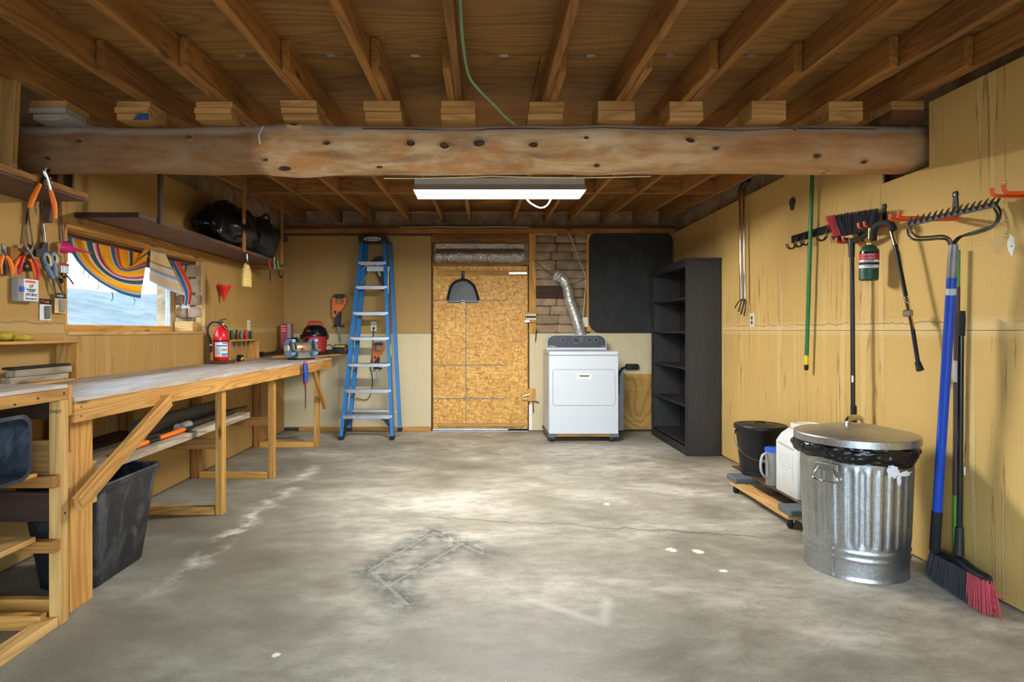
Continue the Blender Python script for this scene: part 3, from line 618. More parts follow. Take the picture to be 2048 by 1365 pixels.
for a, b in (((1073, 660), (1071, 684)), ((1066, 802), (1067, 826)), ((1066, 802), (1078, 806))): MB().tube([BW(*a, .02), BW(*b, .03)], .006, 6).obj('spike', 'black_metal', dr)
tz0, tz1 = bZ(530), bZ(487)
bx('transom_rail', (bX(863), BY - .012, bZ(533)), (bX(1058), BY + .03, bZ(526.5)), 'joist_wood', dr)
bx('transom_backing', (bX(866), BY + .05, tz0), (bX(1058), BY + .07, bZ(485)), 'grey_wood', dr)
def plas(u, v):
    x = bX(872) + (bX(1048) - bX(872)) * u; zz = tz0 + .02 + (tz1 - tz0 - .03) * v
    k = max(0, 1 - v * 1.9); n_ = noise.noise(V(x * 20, zz * 9 + x * 6, 1)) + .8 * noise.noise(V(x * 48, zz * 30 + x * 20, 5))
    bul = .055 * math.sin(math.pi * min(1, v * 1.35)) ** .8 if v < .74 else 0
    return V(x, BY - .016 - bul * (1 + .25 * noise.noise(V(x * 7, 0, 2))) + .020 * max(.12, k) * n_, zz)
MB().grid(plas, 150, 40).obj('plastic_sheet', 'clear_plastic', dr, 60)

# ------------------------------------------------------------------ ceiling: plywood deck on lapped joists
cl = struct('ceiling', (0, 3.3, 2.43))
JH, JT = .143, .038
ys = [FY - .2, -.63, .59, 1.80, 3.01, 4.22, 5.44, 6.66, 7.95]
for i, (a, b) in enumerate(zip(ys[:-1], ys[1:])):
    xs = [-2.9, -.95, 1.49, 2.8] if i % 2 else [-2.9, -2.2, .28, 2.8]
    for c, d in zip(xs[:-1], xs[1:]):
        ym = (a + b) / 2; L = b - a - .006
        board('plywood_sheet', (c + .002, ym, zc(ym) + JH + .008), (d - .002, ym, zc(ym) + JH + .008), L, .016, 'ply_deck', cl, V(0, -SL, 1), 0)
# unseen slab added over the deck to stop light leaking through its seams
mb = MB().prism([(FY - .3, zc(FY - .3) + JH + .018), (8.05, zc(8.05) + JH + .018), (8.05, zc(8.05) + JH + .06), (FY - .3, zc(FY - .3) + JH + .06)], (-3.0, 0, 0), EY, EZ, (6.0, 0, 0)); mb.obj('roof_light_stop', 'black_rubber', cl, 0)
JX = [-2.25, -1.80, -1.40, -.95, -.536, -.129, .328, .715, 1.10, 1.50, 1.90, 2.235]
SIDE = [1, 1, 1, 1, 1, -1, 1, 1, -1, -1, -1, -1]
FX = []
def joist(x, y0, y1, mat='joist_wood'):
    return board('joist', (x, y0, zc(y0) + JH / 2), (x, y1, zc(y1) + JH / 2), JT, JH - .002, mat, cl, EZ, .003)
for x, s in zip(JX, SIDE):
    joist(x, FY, 3.75); xf = x + s * (JT + .002); FX.append(xf)
    e = 2.83 + random.uniform(-.05, .05)
    joist(xf, e, BY + .14)
for a, b in zip(FX[:-1], FX[1:]):
    board('blocking', (a + JT / 2, 5.8, zc(5.8) + JH / 2), (b - JT / 2, 5.8, zc(5.8) + JH / 2), JT, JH - .004, 'joist_wood', cl)
for a, b in zip(JX[:-1], JX[1:]):
    m = (a + b) / 2; y = 3.01
    MB().b2((m - .02, y - .012, zc(y) + JH - .006), (m + .02, y + .012, zc(y) + JH)).obj('panel_clip', 'aluminium', cl, 0)
    m = (a + b) / 2; y = 5.44; MB().b2((m - .02, y - .012, zc(y) + JH - .006), (m + .02, y + .012, zc(y) + JH)).obj('panel_clip', 'aluminium', cl, 0)

plain('knot_wood', (84, 58, 38), .85, 0, .6, 60, .5)
# ------------------------------------------------------------------ the peeled log that carries the joists
BYC, BZC = 3.42, 2.213
bl = thing('log_beam', 'peeled round log beam with dark knots spanning the whole room under the joists', 'beam', (0, BYC, BZC))
def logr(x, a):
    r = .130 + .010 * noise.noise(V(x * 1.3, 3.3, 0)) + .007 * noise.noise(V(x * 4, math.cos(a) * 1.5, math.sin(a) * 1.5))
    if x < -1.2: r += .004 * math.sin(a) - .004
    r += .010 * math.exp(-((x + 1.02) / .13) ** 2)
    return r
def logc(x): return V(x, BYC + .008 * noise.noise(V(x, 7, 0)), BZC + .008 * noise.noise(V(x * .9, 0, 5)) + (.004 if x > 0 else 0))
def logf(u, v):
    x = -2.66 + 5.2 * u; a = 2 * math.pi * v; r = logr(x, a)
    if x > 1.9: r *= 1 - .05 * ((x - 1.9) / .6) ** 2
    return logc(x) + V(0, math.cos(a) * r, math.sin(a) * r)
mb = MB().grid(logf, 200, 40)
W_ = 201
mb.f.append([j * W_ for j in range(40)]); mb.m.append(0); mb.f.append([j * W_ + 200 for j in range(40)][::-1]); mb.m.append(0)
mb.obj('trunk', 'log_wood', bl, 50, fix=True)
kn = [(160, 283, .014), (655, 288, .016), (822, 288, .018), (890, 293, .02), (958, 287, .024), (1066, 292, .02), (757, 330, .013), (1172, 277, .010), (1380, 281, .02), (1430, 298, .013), (1634, 312, .014), (1732, 322, .013), (1664, 337, .012), (566, 330, .026), (380, 275, .013), (1590, 260, .01), (1195, 326, .012), (530, 318, .012), (585, 252, .022), (92, 317, .014)]
for px, py, r in kn:
    q = P(px, py, 3.30); c = logc(q.x); dz = max(-.97, min(.97, (q.z - c.z) / .135)); a = math.pi - math.asin(dz)
    n_ = V(0, math.cos(a), math.sin(a)); o = c + n_ * (logr(q.x, a) - .004)
    k = MB().lathe([(0, .010), (r * .55, .012), (r * .6, .007), (r * .72, .005), (r * .85, .014), (r * 1.2, .008), (r * 1.7, -.006)], o, n_, 14)
    c0 = o.copy(); k.v = [c0 + V((q2 - c0).x * 1.7, (q2 - c0).y, (q2 - c0).z) + .006 * noise.noise_vector(q2 * 45) for q2 in k.v]
    k.m = [1 if i < 42 else 0 for i in range(len(k.m))]
    k.obj('knot', ['log_wood', 'knot_wood'], bl, 40)
ck = [logc(x) + V(0, math.cos(2.40) * (logr(x, 2.40) - .0005), math.sin(2.40) * (logr(x, 2.40) - .0005)) + V(0, 0, .006 * noise.noise(V(x * 3, 0, 0))) for x in [-.65 + i * .04 for i in range(70)]]
MB().tube(ck, .0035, 5).obj('drying_crack', 'brown_dark', bl)
dr_ = [logc(-1.19 + .004 * math.sin(i)) + V(0, math.cos(2.2 + i * .12) * .137, math.sin(2.2 + i * .12) * .137) for i in range(9)]
MB().tube(dr_, .004, 5).obj('plaster_drip', 'spackle', bl)

# shim stacks that pack the joists up off the log
cnt = {0: 'leftmost', 11: 'rightmost'}
def S(px): return (px - CX) * 3.25 / F
stk = [(60, 133, ['shim_wood', 'paint', 'paint'], 'whitewashed lower boards, above the tool shelf'), (232, 299, ['shim_wood'] * 3, 'a blue paint mark on its bottom board'), (388, 462, ['shim_wood'] * 3, 'a dark knot in its top board'),
       (564, 636, ['shim_wood'] * 3, 'packed directly over the log bulge'), (727, 800, ['shim_wood'] * 2, 'two pale boards, between bulge and green cord'), (884, 953, ['shim_wood'] * 3, 'set just beside the hanging green cord'),
       (1057, 1127, ['shim_wood'] * 3, 'tilted, grey bottom board, past the cord'), (1197, 1271, ['shim_wood'] * 2, 'offset upper board, above the lamp end'), (1340, 1407, ['shim_wood'] * 2, 'above the double knots of the log'),
       (1506, 1575, ['shim_wood'], 'one thick notched board'), (1660, 1728, ['shim_wood'] * 2, 'brown boards second from the yellow wall'), (1785, 1850, ['shim_wood', 'joist_dark'], 'split dark boards touching the yellow wall')]
wood('paint', (206, 204, 200), (188, 184, 176), (150, 132, 108))
for i, (a, b, mats, what) in enumerate(stk):
    x0, x1 = S(a), S(b); xm = (x0 + x1) / 2; z1 = zc(3.42) - .002; n_ = len(mats); top = BZC + .118; h = (z1 - top) / n_
    if i == 11: x1 = min(x1, RX + .06)
    t = thing('shim_stack', 'stack of wood shims on the log: ' + what if i not in (9,) else 'single thick notched wood shim on the log near the rake', 'shims', (xm, 3.42, top), group='shim stacks between log and joists')
    random.seed(40 + i)
    for k, m_ in enumerate(mats):
        zz = z1 - k * h; j = random.uniform(-.008, .008)
        o = board('shim_board', (x0 + j, 3.345 + j, zz - h / 2), (x1 + j, 3.345 + j, zz - h / 2), .18 + random.uniform(-.015, .015), h - .0015, m_, t, EZ, .002)
        if i == 1 and k == 2: MB().prism([(0, 0), (.085, 0), (.085, h * .9), (.03, h * .9)], (x1 - .09, 3.25 + j, zz - h), EX, EZ, (0, .004, 0)).obj('paint_mark', 'blue_dye', t, 0)

# green cord stapled to a joist and looped down behind the log
gc = [P(918, -60, 2.15), P(921, 20, 2.33), P(926, 90, 2.62), P(937, 150, 2.95), P(958, 180, 3.02), P(985, 207, 3.12), P(1008, 232, 3.2), P(1030, 250, 3.3)]
one('ceiling_cable', MB().tube(smoothpath(gc, 6), .007, 6, flat=.6), 'cord_green', 'pale green cable hanging from a joist down to the log', 'cable')
lw = [logc(x) + V(0, math.cos(-1.15) * .139, math.sin(-1.15) * .139 - (.012 * abs(math.sin(x * 3.1)))) for x in [-.56 + i * .06 for i in range(26)]]
one('log_wire', MB().tube(lw, .003, 5), 'wire_cream', 'thin cream wire sagging along the underside of the log', 'wire')
rw = [P(766 + i * 20, 437 + 1.5 * math.sin(i * 1.3), 7.35) for i in range(26)]
for q in rw: q.z = zc(7.35) + .07 + .006 * math.sin(q.x * 7)
one('red_wire', MB().tube(smoothpath(rw, 3), .005, 6), 'wire_red', 'thin orange-red wire threaded through joists at the back wall', 'wire')

# ------------------------------------------------------------------ shop light
LY = 4.5; lx0, lx1 = (831 - CX) * LY / F, (1166 - CX) * LY / F; lxc = (lx0 + lx1) / 2; lz = 2.215
la = thing('shop_light', 'lit white two-tube fluorescent shop light hanging on chains', 'lamp', (lxc, LY, lz))
L2 = (lx1 - lx0) / 2
MB().b2((lx0, LY - .07, lz + .059), (lx1, LY + .07, lz + .102), .004).obj('housing', 'lamp_white', la, 30)
rf = MB()
for s in (-1, 1): rf.bar((lx0, LY + s * .11, lz + .0265), (lx1, LY + s * .11, lz + .0265), .003, .098, (0, s * -.08, .057))
rf.b2((lx0, LY - .072, lz + .054), (lx1, LY + .072, lz + .058))
for xx in (lx0, lx1): rf.prism([(-.072, .058), (.072, .058), (.15, .0), (-.15, .0)], (xx - .001, LY, lz), EY, EZ, (.002, 0, 0))
rf.obj('reflector', 'lamp_white', la, 30)
for s in (-1, 1):
    MB().tube([(lx0 + .03, LY + s * .058, lz + .022), (lx1 - .03, LY + s * .058, lz + .022)], .019, 12).obj('tube', 'tube_light', la)
    for xx in (lx0 + .012, lx1 - .012): MB().box((xx, LY + s * .058, lz + .028), (.02, .03, .05), None, .003).obj('lamp_holder', 'white_plastic', la, 30)
for xx in (lx0 + .04, lx1 - .05):
    ch = MB(); z = lz + .102; k = 0
    while z < zc(LY) + JH - .01:
        ax = EX if k % 2 else EY
        ch.tube([V(xx, LY, z + .012) + (ax * math.cos(a) * .006 + EZ * math.sin(a) * .012) for a in [i * math.pi / 4 for i in range(8)]], .0016, 5, closed=True); z += .019; k += 1
    ch.obj('chain', 'steel_dark', la)
cd = [P(1050, 392, 4.58), P(1058, 404, 4.58), P(1072, 413, 4.58), P(1082, 416, 4.58), P(1093, 412, 4.58), P(1100, 402, 4.58), P(1104, 390, 4.58), P(1104, 372, 4.6)]
MB().tube(smoothpath(cd, 5), .005, 7).obj('cord', 'white_plastic', la)

# ------------------------------------------------------------------ long workbench
bn = thing('workbench', 'long golden lumber workbench with pale worn top along the window wall', 'workbench', (-2.0, 4.6, 0))
def fx(y): return -1.745 + (y - 2.62) * (.125 / 3.98)
BT = .935
y0, y1 = 2.64, 6.60
def topf(name, ya, yb, xa, xb, z0, z1, mat): return None
# three long top boards, front one following the slightly skewed edge
for k, (a, b) in enumerate(((0, .34), (.34, .67), (.67, 1.0))):
    n0 = LX + (fx(y0) - LX) * a; n1 = LX + (fx(y0) - LX) * b; f0 = LX + (fx(y1) - LX) * a; f1 = LX + (fx(y1) - LX) * b
    mb = MB().prism([(n0 + .001, y0), (n1 - .001, y0), (f1 - .001, y1), (f0 + .001, y1)], (0, 0, BT - .02), EX, EY, (0, 0, .02))
    # grain along the bench: rotate the mesh so X is the length
    me = bpy.data.meshes.new('top_board'); me.from_pydata([(q.y - 4.6, -(q.x + 2.0), q.z - BT) for q in mb.v], [], mb.f); me.materials.append(M['bench_top'])
    bm = bmesh.new(); bm.from_mesh(me); bmesh.ops.recalc_face_normals(bm, faces=bm.faces); bm.to_mesh(me); bm.free()
    Mw = Matrix.Rotation(R(90), 4, 'Z'); Mw.translation = V(-2.0, 4.6, BT); link(bpy.data.objects.new('top_board', me), Mw, bn)
board('front_apron', (fx(y0) - .019, y0, BT - .022 - .044), (fx(y1) - .019, y1, BT - .022 - .044), .038, .088, 'lumber', bn)
board('end_apron', (LX + .02, y1 - .02, BT - .066), (fx(y1) - .04, y1 - .02, BT - .066), .038, .088, 'lumber', bn)
for y in (4.12, 5.12): board('top_joist', (LX + .01, y + .05, BT - .066), (fx(y) - .045, y + .05, BT - .066), .038, .088, 'joist_wood', bn)
# wide board leg, then three 2x4 frames
bx('leg', (-1.822, 2.665, 0), (-1.784, 2.825, BT - .025), 'lumber', bn)
bx('leg_cleat', (-1.824, 2.828, .43), (-1.786, 2.862, .62), 'lumber_pale', bn)
for y in (4.12, 5.12, 6.50):
    bx('leg', (-1.775, y - .03, 0), (-1.727, y + .03, BT - .025), 'lumber', bn)
    bx('leg', (LX + .012, y - .03, 0), (LX + .075, y + .03, BT - .025), 'joist_wood', bn)
    bx('floor_rail', (LX + .08, y - .035, 0), (-1.78, y + .01, .055), 'lumber', bn)
    if y < 6: bx('shelf_rail', (LX + .08, y - .052, .44), (-1.76, y - .032, .508), 'joist_wood', bn)
    if y < 6: bx('rail_end', (-1.80, y + .032, .43), (-1.735, y + .05, .50), 'lumber_pale', bn)
bx('wall_post', (LX + .004, 3.40, .0), (LX + .06, 3.45, BT - .03), 'joist_dark', bn)
board('brace', (-1.705, 2.60, .49), (-1.705, 3.35, .845), .034, .07, 'lumber', bn)
board('brace', (-1.66, 6.02, .845), (-1.70, 6.62, .40), .03, .05, 'lumber', bn)
for yy, zz in ((2.68, .90), (2.68, .86), (3.3, .88), (4.6, .87), (5.6, .875)): MB().lathe([(0, 0), (.004, 0), (.004, .002), (0, .002)], (fx(yy), yy, zz - .01), EX, 8).obj('nail_head', 'steel_dark', bn, 0)

# long weathered plank on the lower rails
board('storage_plank', (-2.06, 2.85, .531), (-2.06, 5.06, .531), .30, .044, 'grey_wood').update_tag()
tag(bpy.data.objects['storage_plank'], 'weathered grey plank laid as low shelf under the workbench', 'plank')
ZP = .554
ro = thing('carpet_roll', 'grey rolled felt lying on the low plank against the wall', 'roll', (-2.12, 4.4, ZP + .055))
MB().tube([(-2.14, 3.82, ZP + .056), (-2.14, 4.98, ZP + .056)], .055, 16).obj('roll_body', 'roll_grey', ro)
sp = MB().tube([V(-2.14 + math.cos(a) * (.004 + .0032 * a), 3.816, ZP + .056 + math.sin(a) * (.004 + .0032 * a)) for a in [i * .35 for i in range(44)]], .0022, 4); sp.obj('roll_edge', 'dirt', ro)
pi_ = thing('pipe', 'grey pipe with white fitting beside the felt roll', 'pipe', (-2.0, 4.45, ZP)); MB().tube([(-2.01, 4.12, ZP + .025), (-2.0, 4.95, ZP + .025)], .022, 12).obj('pipe_body', 'steel_dark', pi_)
MB().tube([(-2.01, 4.06, ZP + .028), (-2.01, 4.22, ZP + .028)], .027, 12).obj('fitting', 'grey_pvc', pi_)
lo = thing('loppers', 'long loppers with two orange grips lying on the low plank', 'loppers', (-1.97, 3.6, ZP))
for s, off in ((-1, 0), (1, .03)):
    a = V(-1.945 - off, 3.28 + off, ZP + .018); b = V(-1.96 - off * .5, 4.02, ZP + .02)
    MB().tube([a, a.lerp(b, .25), a.lerp(b, .42)], [.014, .017, .013], 10).obj('grip', 'orange_grip', lo)
    MB().tube([a.lerp(b, .42), a.lerp(b, .62)], .011, 10).obj('handle_tube', 'black_plastic', lo)
MB().tube([(-1.95, 3.72, ZP + .02), (-1.965, 4.05, ZP + .02)], [.012, .018], 10).obj('grip', 'orange_grip', lo)
MB().prism([(0, -.02), (.1, -.03), (.16, 0), (.1, .025), (0, .02)], (-1.96, 4.05, ZP + .012), EY, EX, (0, 0, .012)).obj('blade', 'steel_dark', lo, 30)
one('scrap_board', MB().b2((-2.36, 2.95, ZP), (-2.18, 4.0, ZP + .02), .002), 'brown_dark', 'thin dark scrap board lying at the back of the low plank', 'board')
one('scrap_lath', MB().bar((-2.09, 4.9, ZP + .012), (-2.02, 5.3, ZP + .012), .06, .02, EZ, .002), 'joist_dark', 'short dark lath at the far end of the low plank', 'board')

# black waste bin under the bench
wb_ = thing('waste_bin', 'large scuffed black rectangular waste bin under the workbench', 'bin', (-1.95, 3.12, 0))
def ring(z, hx, hy, r, cx_, cy_): return [V(cx_ + x, cy_ + y, z) for x, y in rrect(2 * hx, 2 * hy, r, 5)]
def skin(rings, close_bottom=True, close_top=False):
    mb = MB(); n = len(rings[0]); vs = [q for r in rings for q in r]; fs = []
    for i in range(len(rings) - 1):
        for k in range(n): fs.append((i * n + k, i * n + (k + 1) % n, (i + 1) * n + (k + 1) % n, (i + 1) * n + k))
    if close_bottom: fs.append(tuple(range(n))[::-1])
    if close_top: fs.append(tuple((len(rings) - 1) * n + k for k in range(n)))
    return mb.add(vs, fs)
cx_, cy_ = -1.96, 3.115
rg = [ring(.002, .125, .215, .045, cx_, cy_), ring(.012, .133, .225, .045, cx_, cy_), ring(.30, .165, .262, .05, cx_, cy_), ring(.47, .182, .283, .05, cx_, cy_), ring(.472, .196, .297, .055, cx_, cy_), ring(.497, .200, .300, .055, cx_, cy_), ring(.503, .193, .294, .05, cx_, cy_), ring(.498, .180, .280, .05, cx_, cy_), ring(.30, .158, .255, .05, cx_, cy_), ring(.02, .125, .217, .04, cx_, cy_)]
skin(rg, True, True).obj('bin_body', 'bin_black', wb_, 35)

# ------------------------------------------------------------------ near bench with open shelves
nb = thing('shelf_bench', 'taller lumber bench with open lower shelves nearest the camera', 'workbench', (-2.1, 2.1, 0))
NT_ = .995; nx = -1.745; ny0, ny1 = .9, 2.60
for k in range(3):
    a = LX + (nx - LX) * k / 3; b = LX + (nx - LX) * (k + 1) / 3; bx('top_board', (a + .001, ny0, NT_ - .016), (b - .001, ny1, NT_), 'bench_top', nb)
bx('front_apron', (nx - .03, ny0, NT_ - .062), (nx + .002, ny1, NT_ - .017), 'lumber', nb)
bx('end_cleat', (nx - .035, 2.603, .86), (nx - .002, 2.632, NT_ - .005), 'lumber', nb)
bx('end_cleat', (nx - .05, 2.606, .55), (nx - .012, 2.645, .70), 'lumber_pale', nb)
bx('leg', (nx - .05, 2.552, 0), (nx, 2.603, NT_ - .063), 'lumber_pale', nb); bx('leg', (LX + .02, 2.552, 0), (LX + .07, 2.603, NT_ - .02), 'joist_wood', nb)
bx('leg', (nx - .05, 1.2, 0), (nx, 1.25, NT_ - .063), 'lumber_pale', nb); bx('leg', (LX + .02, 1.2, 0), (LX + .07, 1.25, NT_ - .02), 'joist_wood', nb)
for z, mat in ((.58, 'joist_wood'), (.315, 'joist_wood')):
    bx('shelf_cleat', (LX + .02, 2.508, z), (nx, 2.55, z + .047), mat, nb); bx('shelf_cleat', (LX + .02, 1.255, z), (nx, 1.29, z + .047), mat, nb)
for k in range(2):
    a = LX + .02 + .30 * k; bx('shelf_board', (a + .002, 1.1, .629), (a + .298, 2.50, .645), 'lumber', nb)
    bx('shelf_board', (a + .002, 1.1, .364), (a + .288, 2.506, .386), 'lumber_pale', nb)
bx('back_rail', (LX + .075, 2.615, .62), (nx - .06, 2.652, .755), 'lumber_pale', nb); bx('back_rail', (LX + .075, 2.615, .41), (nx - .06, 2.652, .535), 'brown_dark', nb); bx('back_rail', (LX + .075, 2.615, .845), (nx - .06, 2.652, .93), 'brown_dark', nb)
bx('floor_rail', (LX + .02, 2.66, 0), (nx - .06, 2.70, .062), 'lumber', nb); bx('floor_rail', (LX + .02, 2.508, 0), (nx - .055, 2.55, .06), 'lumber', nb)
bx('floor_sill', (nx - .075, .9, 0), (nx - .005, 2.548, .04), 'lumber_pale', nb)
text('grade_stamp', 'CONST', .02, (nx - .028, 2.5512, .885), EX, EZ, 'ink', nb, .0003)
for yy, zz in ((2.57, .97), (2.3, .955), (2.42, .965), (2.575, .47)): MB().lathe([(0, 0), (.005, 0), (.005, .002), (0, .002)], (nx + .002, yy, zz - .01), EX, 8).obj('nail_head', 'steel_dark', nb, 0)

# shallow dish pan on its side
dp = thing('dish_pan', 'blue-black scuffed plastic pan lying on its side on the bench shelf', 'pan', (-1.9, 2.2, .646))
def pring(x, hy, hz, r): return [V(x, 2.14 + a, .775 + b) for a, b in rrect(2 * hy, 2 * hz, r, 5)]
skin([pring(-2.02, .20, .095, .04), pring(-1.76, .235, .112, .05), pring(-1.757, .255, .126, .055), pring(-1.747, .255, .127, .055), pring(-1.745, .236, .113, .05), pring(-2.012, .195, .09, .04)], True, True).obj('pan_body', 'pan_black', dp, 35)

# cubby shelf standing on the bench against the wall
cb = thing('wall_cubby', 'shallow open wooden cubby on the bench below the hanging pliers', 'shelf', (-2.36, 3.0, BT))
bx('top_board', (LX + .002, 1.9, 1.152), (LX + .125, 3.515, 1.168), 'lumber', cb); bx('end_panel', (LX + .002, 3.497, BT + .002), (LX + .12, 3.513, 1.151), 'lumber', cb, .002, 2)
bx('end_panel', (LX + .002, 1.9, .997), (LX + .12, 1.916, 1.151), 'lumber', cb, .002, 2); bx('base_strip', (LX + .03, 2.7, BT + .002), (LX + .115, 3.496, BT + .018), 'lumber_pale', cb)
for k, (a, b, z, h, m_) in enumerate((((-2.335, 3.02), (-2.345, 3.46), BT + .019, .034, 'grey_wood'), ((-2.34, 3.06), (-2.33, 3.47), BT + .054, .036, 'grey_wood'))):
    o = board('scrap_stick', (a[0], a[1], z + h / 2), (b[0], b[1], z + h / 2), .05, h, m_); tag(o, ('lower' if k == 0 else 'upper') + ' of two grey wood sticks stacked in the cubby', 'stick', 'sticks in the cubby')
one('rubber_strip', MB().bar((-2.335, 3.03, BT + .098), (-2.33, 3.45, BT + .098), .056, .012, EZ, .003), 'black_rubber', 'black rubber strip lying on the sticks in the cubby', 'strip')
gv = thing('work_glove', 'yellow and grey leather work glove lying on top of the cubby', 'glove', (-2.35, 3.05, 1.168))
def gl(q): return 1 + .16 * noise.noise(q * 3)
MB().ball((-2.36, 3.06, 1.192), (.045, .085, .024), 14, 8, 0, gl).obj('palm', 'glove_yellow', gv, 80)
MB().ball((-2.36, 2.94, 1.196), (.045, .06, .027), 12, 8, 0, gl).obj('cuff', 'glove_grey', gv, 80)
for k, dx in enumerate((-.032, -.011, .011, .030)): MB().tube([(-2.36 + dx, 3.11, 1.19), (-2.36 + dx * 1.1, 3.16, 1.186), (-2.355 + dx * 1.2, 3.205 - .012 * abs(k - 1.5), 1.18)], [.013, .013, .008], 8).obj('finger', 'glove_yellow', gv, 80)
MB().tube([(-2.315, 3.05, 1.188), (-2.30, 3.09, 1.184), (-2.298, 3.13, 1.18)], [.013, .012, .008], 8).obj('thumb', 'glove_yellow', gv, 80)
# white cup-like scrap against the wall
one('paper_liner', MB().prism([(0, 0), (.06, 0), (.055, .16), (.008, .16)], (LX + .002, 3.56, BT), EY, EZ, (.004, 0, 0)), 'label_white', 'white strip of paper standing against the wall past the cubby', 'paper')

# ------------------------------------------------------------------ high shelves
SZ = 1.905
s1 = thing('high_shelf', 'long brown board shelf hung from the ceiling above the window', 'shelf', (-2.2, 5.0, SZ))
bx('shelf_board', (LX + .004, 3.66, SZ - .013), (-2.036, 6.38, SZ + .013), 'shelf_brown', s1); bx('end_band', (LX + .004, 3.652, SZ - .016), (-2.036, 3.66, SZ + .016), 'brown_dark', s1)
bx('wall_cleat', (LX + .003, 3.70, SZ - .05), (LX + .04, 6.36, SZ - .014), 'joist_wood', s1); bx('wall_cleat', (LX + .003, 6.40, SZ - .05), (-2.06, 6.42, SZ - .014), 'joist_wood', s1)
for y, m_ in ((3.87, 'brown_dark'), (5.22, 'joist_wood'), (6.20, 'joist_wood')): bx('hanger_strip', (-2.034, y - .015, SZ - .02), (-2.014, y + .025, zc(y) + .02), m_, s1)
for y in (5.0, 5.1, 5.45, 5.6): MB().tube([(-2.034, y, SZ), (-2.01, y + .012, SZ + .004)], .002, 5).obj('nail', 'steel', s1)
s2 = thing('tool_shelf', 'short brown shelf on the wall that the orange pliers hang from', 'shelf', (-2.26, 2.9, 1.915))
bx('shelf_board', (LX + .004, 1.7, 1.905), (-2.10, 3.28, 1.918), 'shelf_brown', s2); bx('front_edge', (-2.112, 1.7, 1.919), (-2.098, 3.285, 1.95), 'joist_wood', s2)
board('hanger_post', (-2.31, 2.98, 1.97), (-2.285, 2.98, zc(2.98) + .06), .04, .095, 'lumber_pale', s2, V(1, 0, 0))
board('hanger_post', (-2.33, 3.30, 1.80), (-2.33, 3.34, 2.02), .03, .05, 'shelf_brown', s2, V(1, 0, 0))
MB().ball((-2.36, 3.05, 2.06), (.012, .012, .014)).obj('knob', 'spackle', s2)

# bags on the high shelf
def foldy(seed, amp):
    def f(q): return 1 + amp * (noise.noise(q * 1.6 + V(seed, 0, 0)) + .55 * abs(noise.noise(q * 4 + V(0, seed, 0))) + .25 * noise.noise(V(q.x * 10, q.y * 3, q.z * 10) + V(seed, seed, 0)))
    return f
def blob(c, r, seed, amp, n=48, m=28):
    mb = MB().ball(c, r, n, m, 0, foldy(seed, amp))
    return mb
def flat_on(mb, z): mb.v = [V(q.x, q.y, max(q.z, z)) for q in mb.v]; return mb
def clampx(mb, a, b): mb.v = [V(min(max(q.x, a), b), q.y, q.z) for q in mb.v]; return mb
b1 = thing('duffel_bag', 'big black plastic-wrapped bundle slumped on the high shelf', 'bag', (-2.2, 5.45, SZ + .014))
clampx(flat_on(blob((-2.22, 5.42, 2.10), (.20, .46, .23), 2, .22), SZ + .014), LX + .01, -1.98).obj('bag_body', 'bag_black', b1, 80)
MB().tube(smoothpath([(-2.04, 5.2, 2.25), (-2.0, 5.35, 2.12), (-2.03, 5.5, 2.0), (-2.0, 5.65, 1.97)], 6), .012, 6, flat=.4).obj('strap', 'bag_fabric', b1)
b2_ = thing('backpack', 'black fabric pack with a handle loop leaning at the shelf end', 'bag', (-2.18, 6.0, SZ + .014))
clampx(flat_on(blob((-2.19, 6.0, 2.09), (.19, .26, .21), 7, .18), SZ + .014), LX + .01, -2.0).obj('bag_body', 'bag_fabric', b2_, 80)
MB().tube(smoothpath([(-2.1, 5.85, 2.28), (-2.08, 5.9, 2.33), (-2.08, 6.0, 2.32), (-2.1, 6.05, 2.26)], 6), .013, 8).obj('handle_loop', 'bag_fabric', b2_)
MB().tube([(-2.12, 6.1, 2.24), (-2.06, 6.42, 2.17)], [.04, .035], 12).obj('rolled_mat', 'bag_fabric', b2_)
MB().prism([(0, 0), (.03, -.02), (.015, -.06)], (-2.0, 5.86, 2.25), EY, EZ, (.004, 0, 0)).obj('zip_tab', 'teal', b2_)
# whisk broom and trowels under the shelf edge
wk = thing('whisk_broom', 'small straw whisk broom hanging from the high shelf edge', 'whisk broom', (-2.0, 5.25, 1.62))
wy, wx = 5.22, -2.0
MB().lathe([(0, .004), (.012, 0), (.016, .03), (.018, .075), (.03, .09)], (wx, wy, 1.868), -EZ, 12).obj('ferrule', 'steel', wk)
def whisk(u, v):
    a = 2 * math.pi * u; r = .026 + .05 * min(1, v * 2.2) ** .8 + .004 * noise.noise(V(u * 60, v * 2, 0)); zz = 1.79 - .20 * v - (.012 * noise.noise(V(u * 40, 0, 3)) if v > .95 else 0)
    return V(wx + math.sin(a) * r * .42, wy + math.cos(a) * r, zz)
MB().grid(whisk, 96, 12).obj('straw', 'straw', wk, 30)
MB().tube([V(wx + math.sin(a) * .034, wy + math.cos(a) * .072, 1.735) for a in [i * math.pi / 10 for i in range(20)]], .003, 5, closed=True).obj('stitching', 'card_cream', wk)
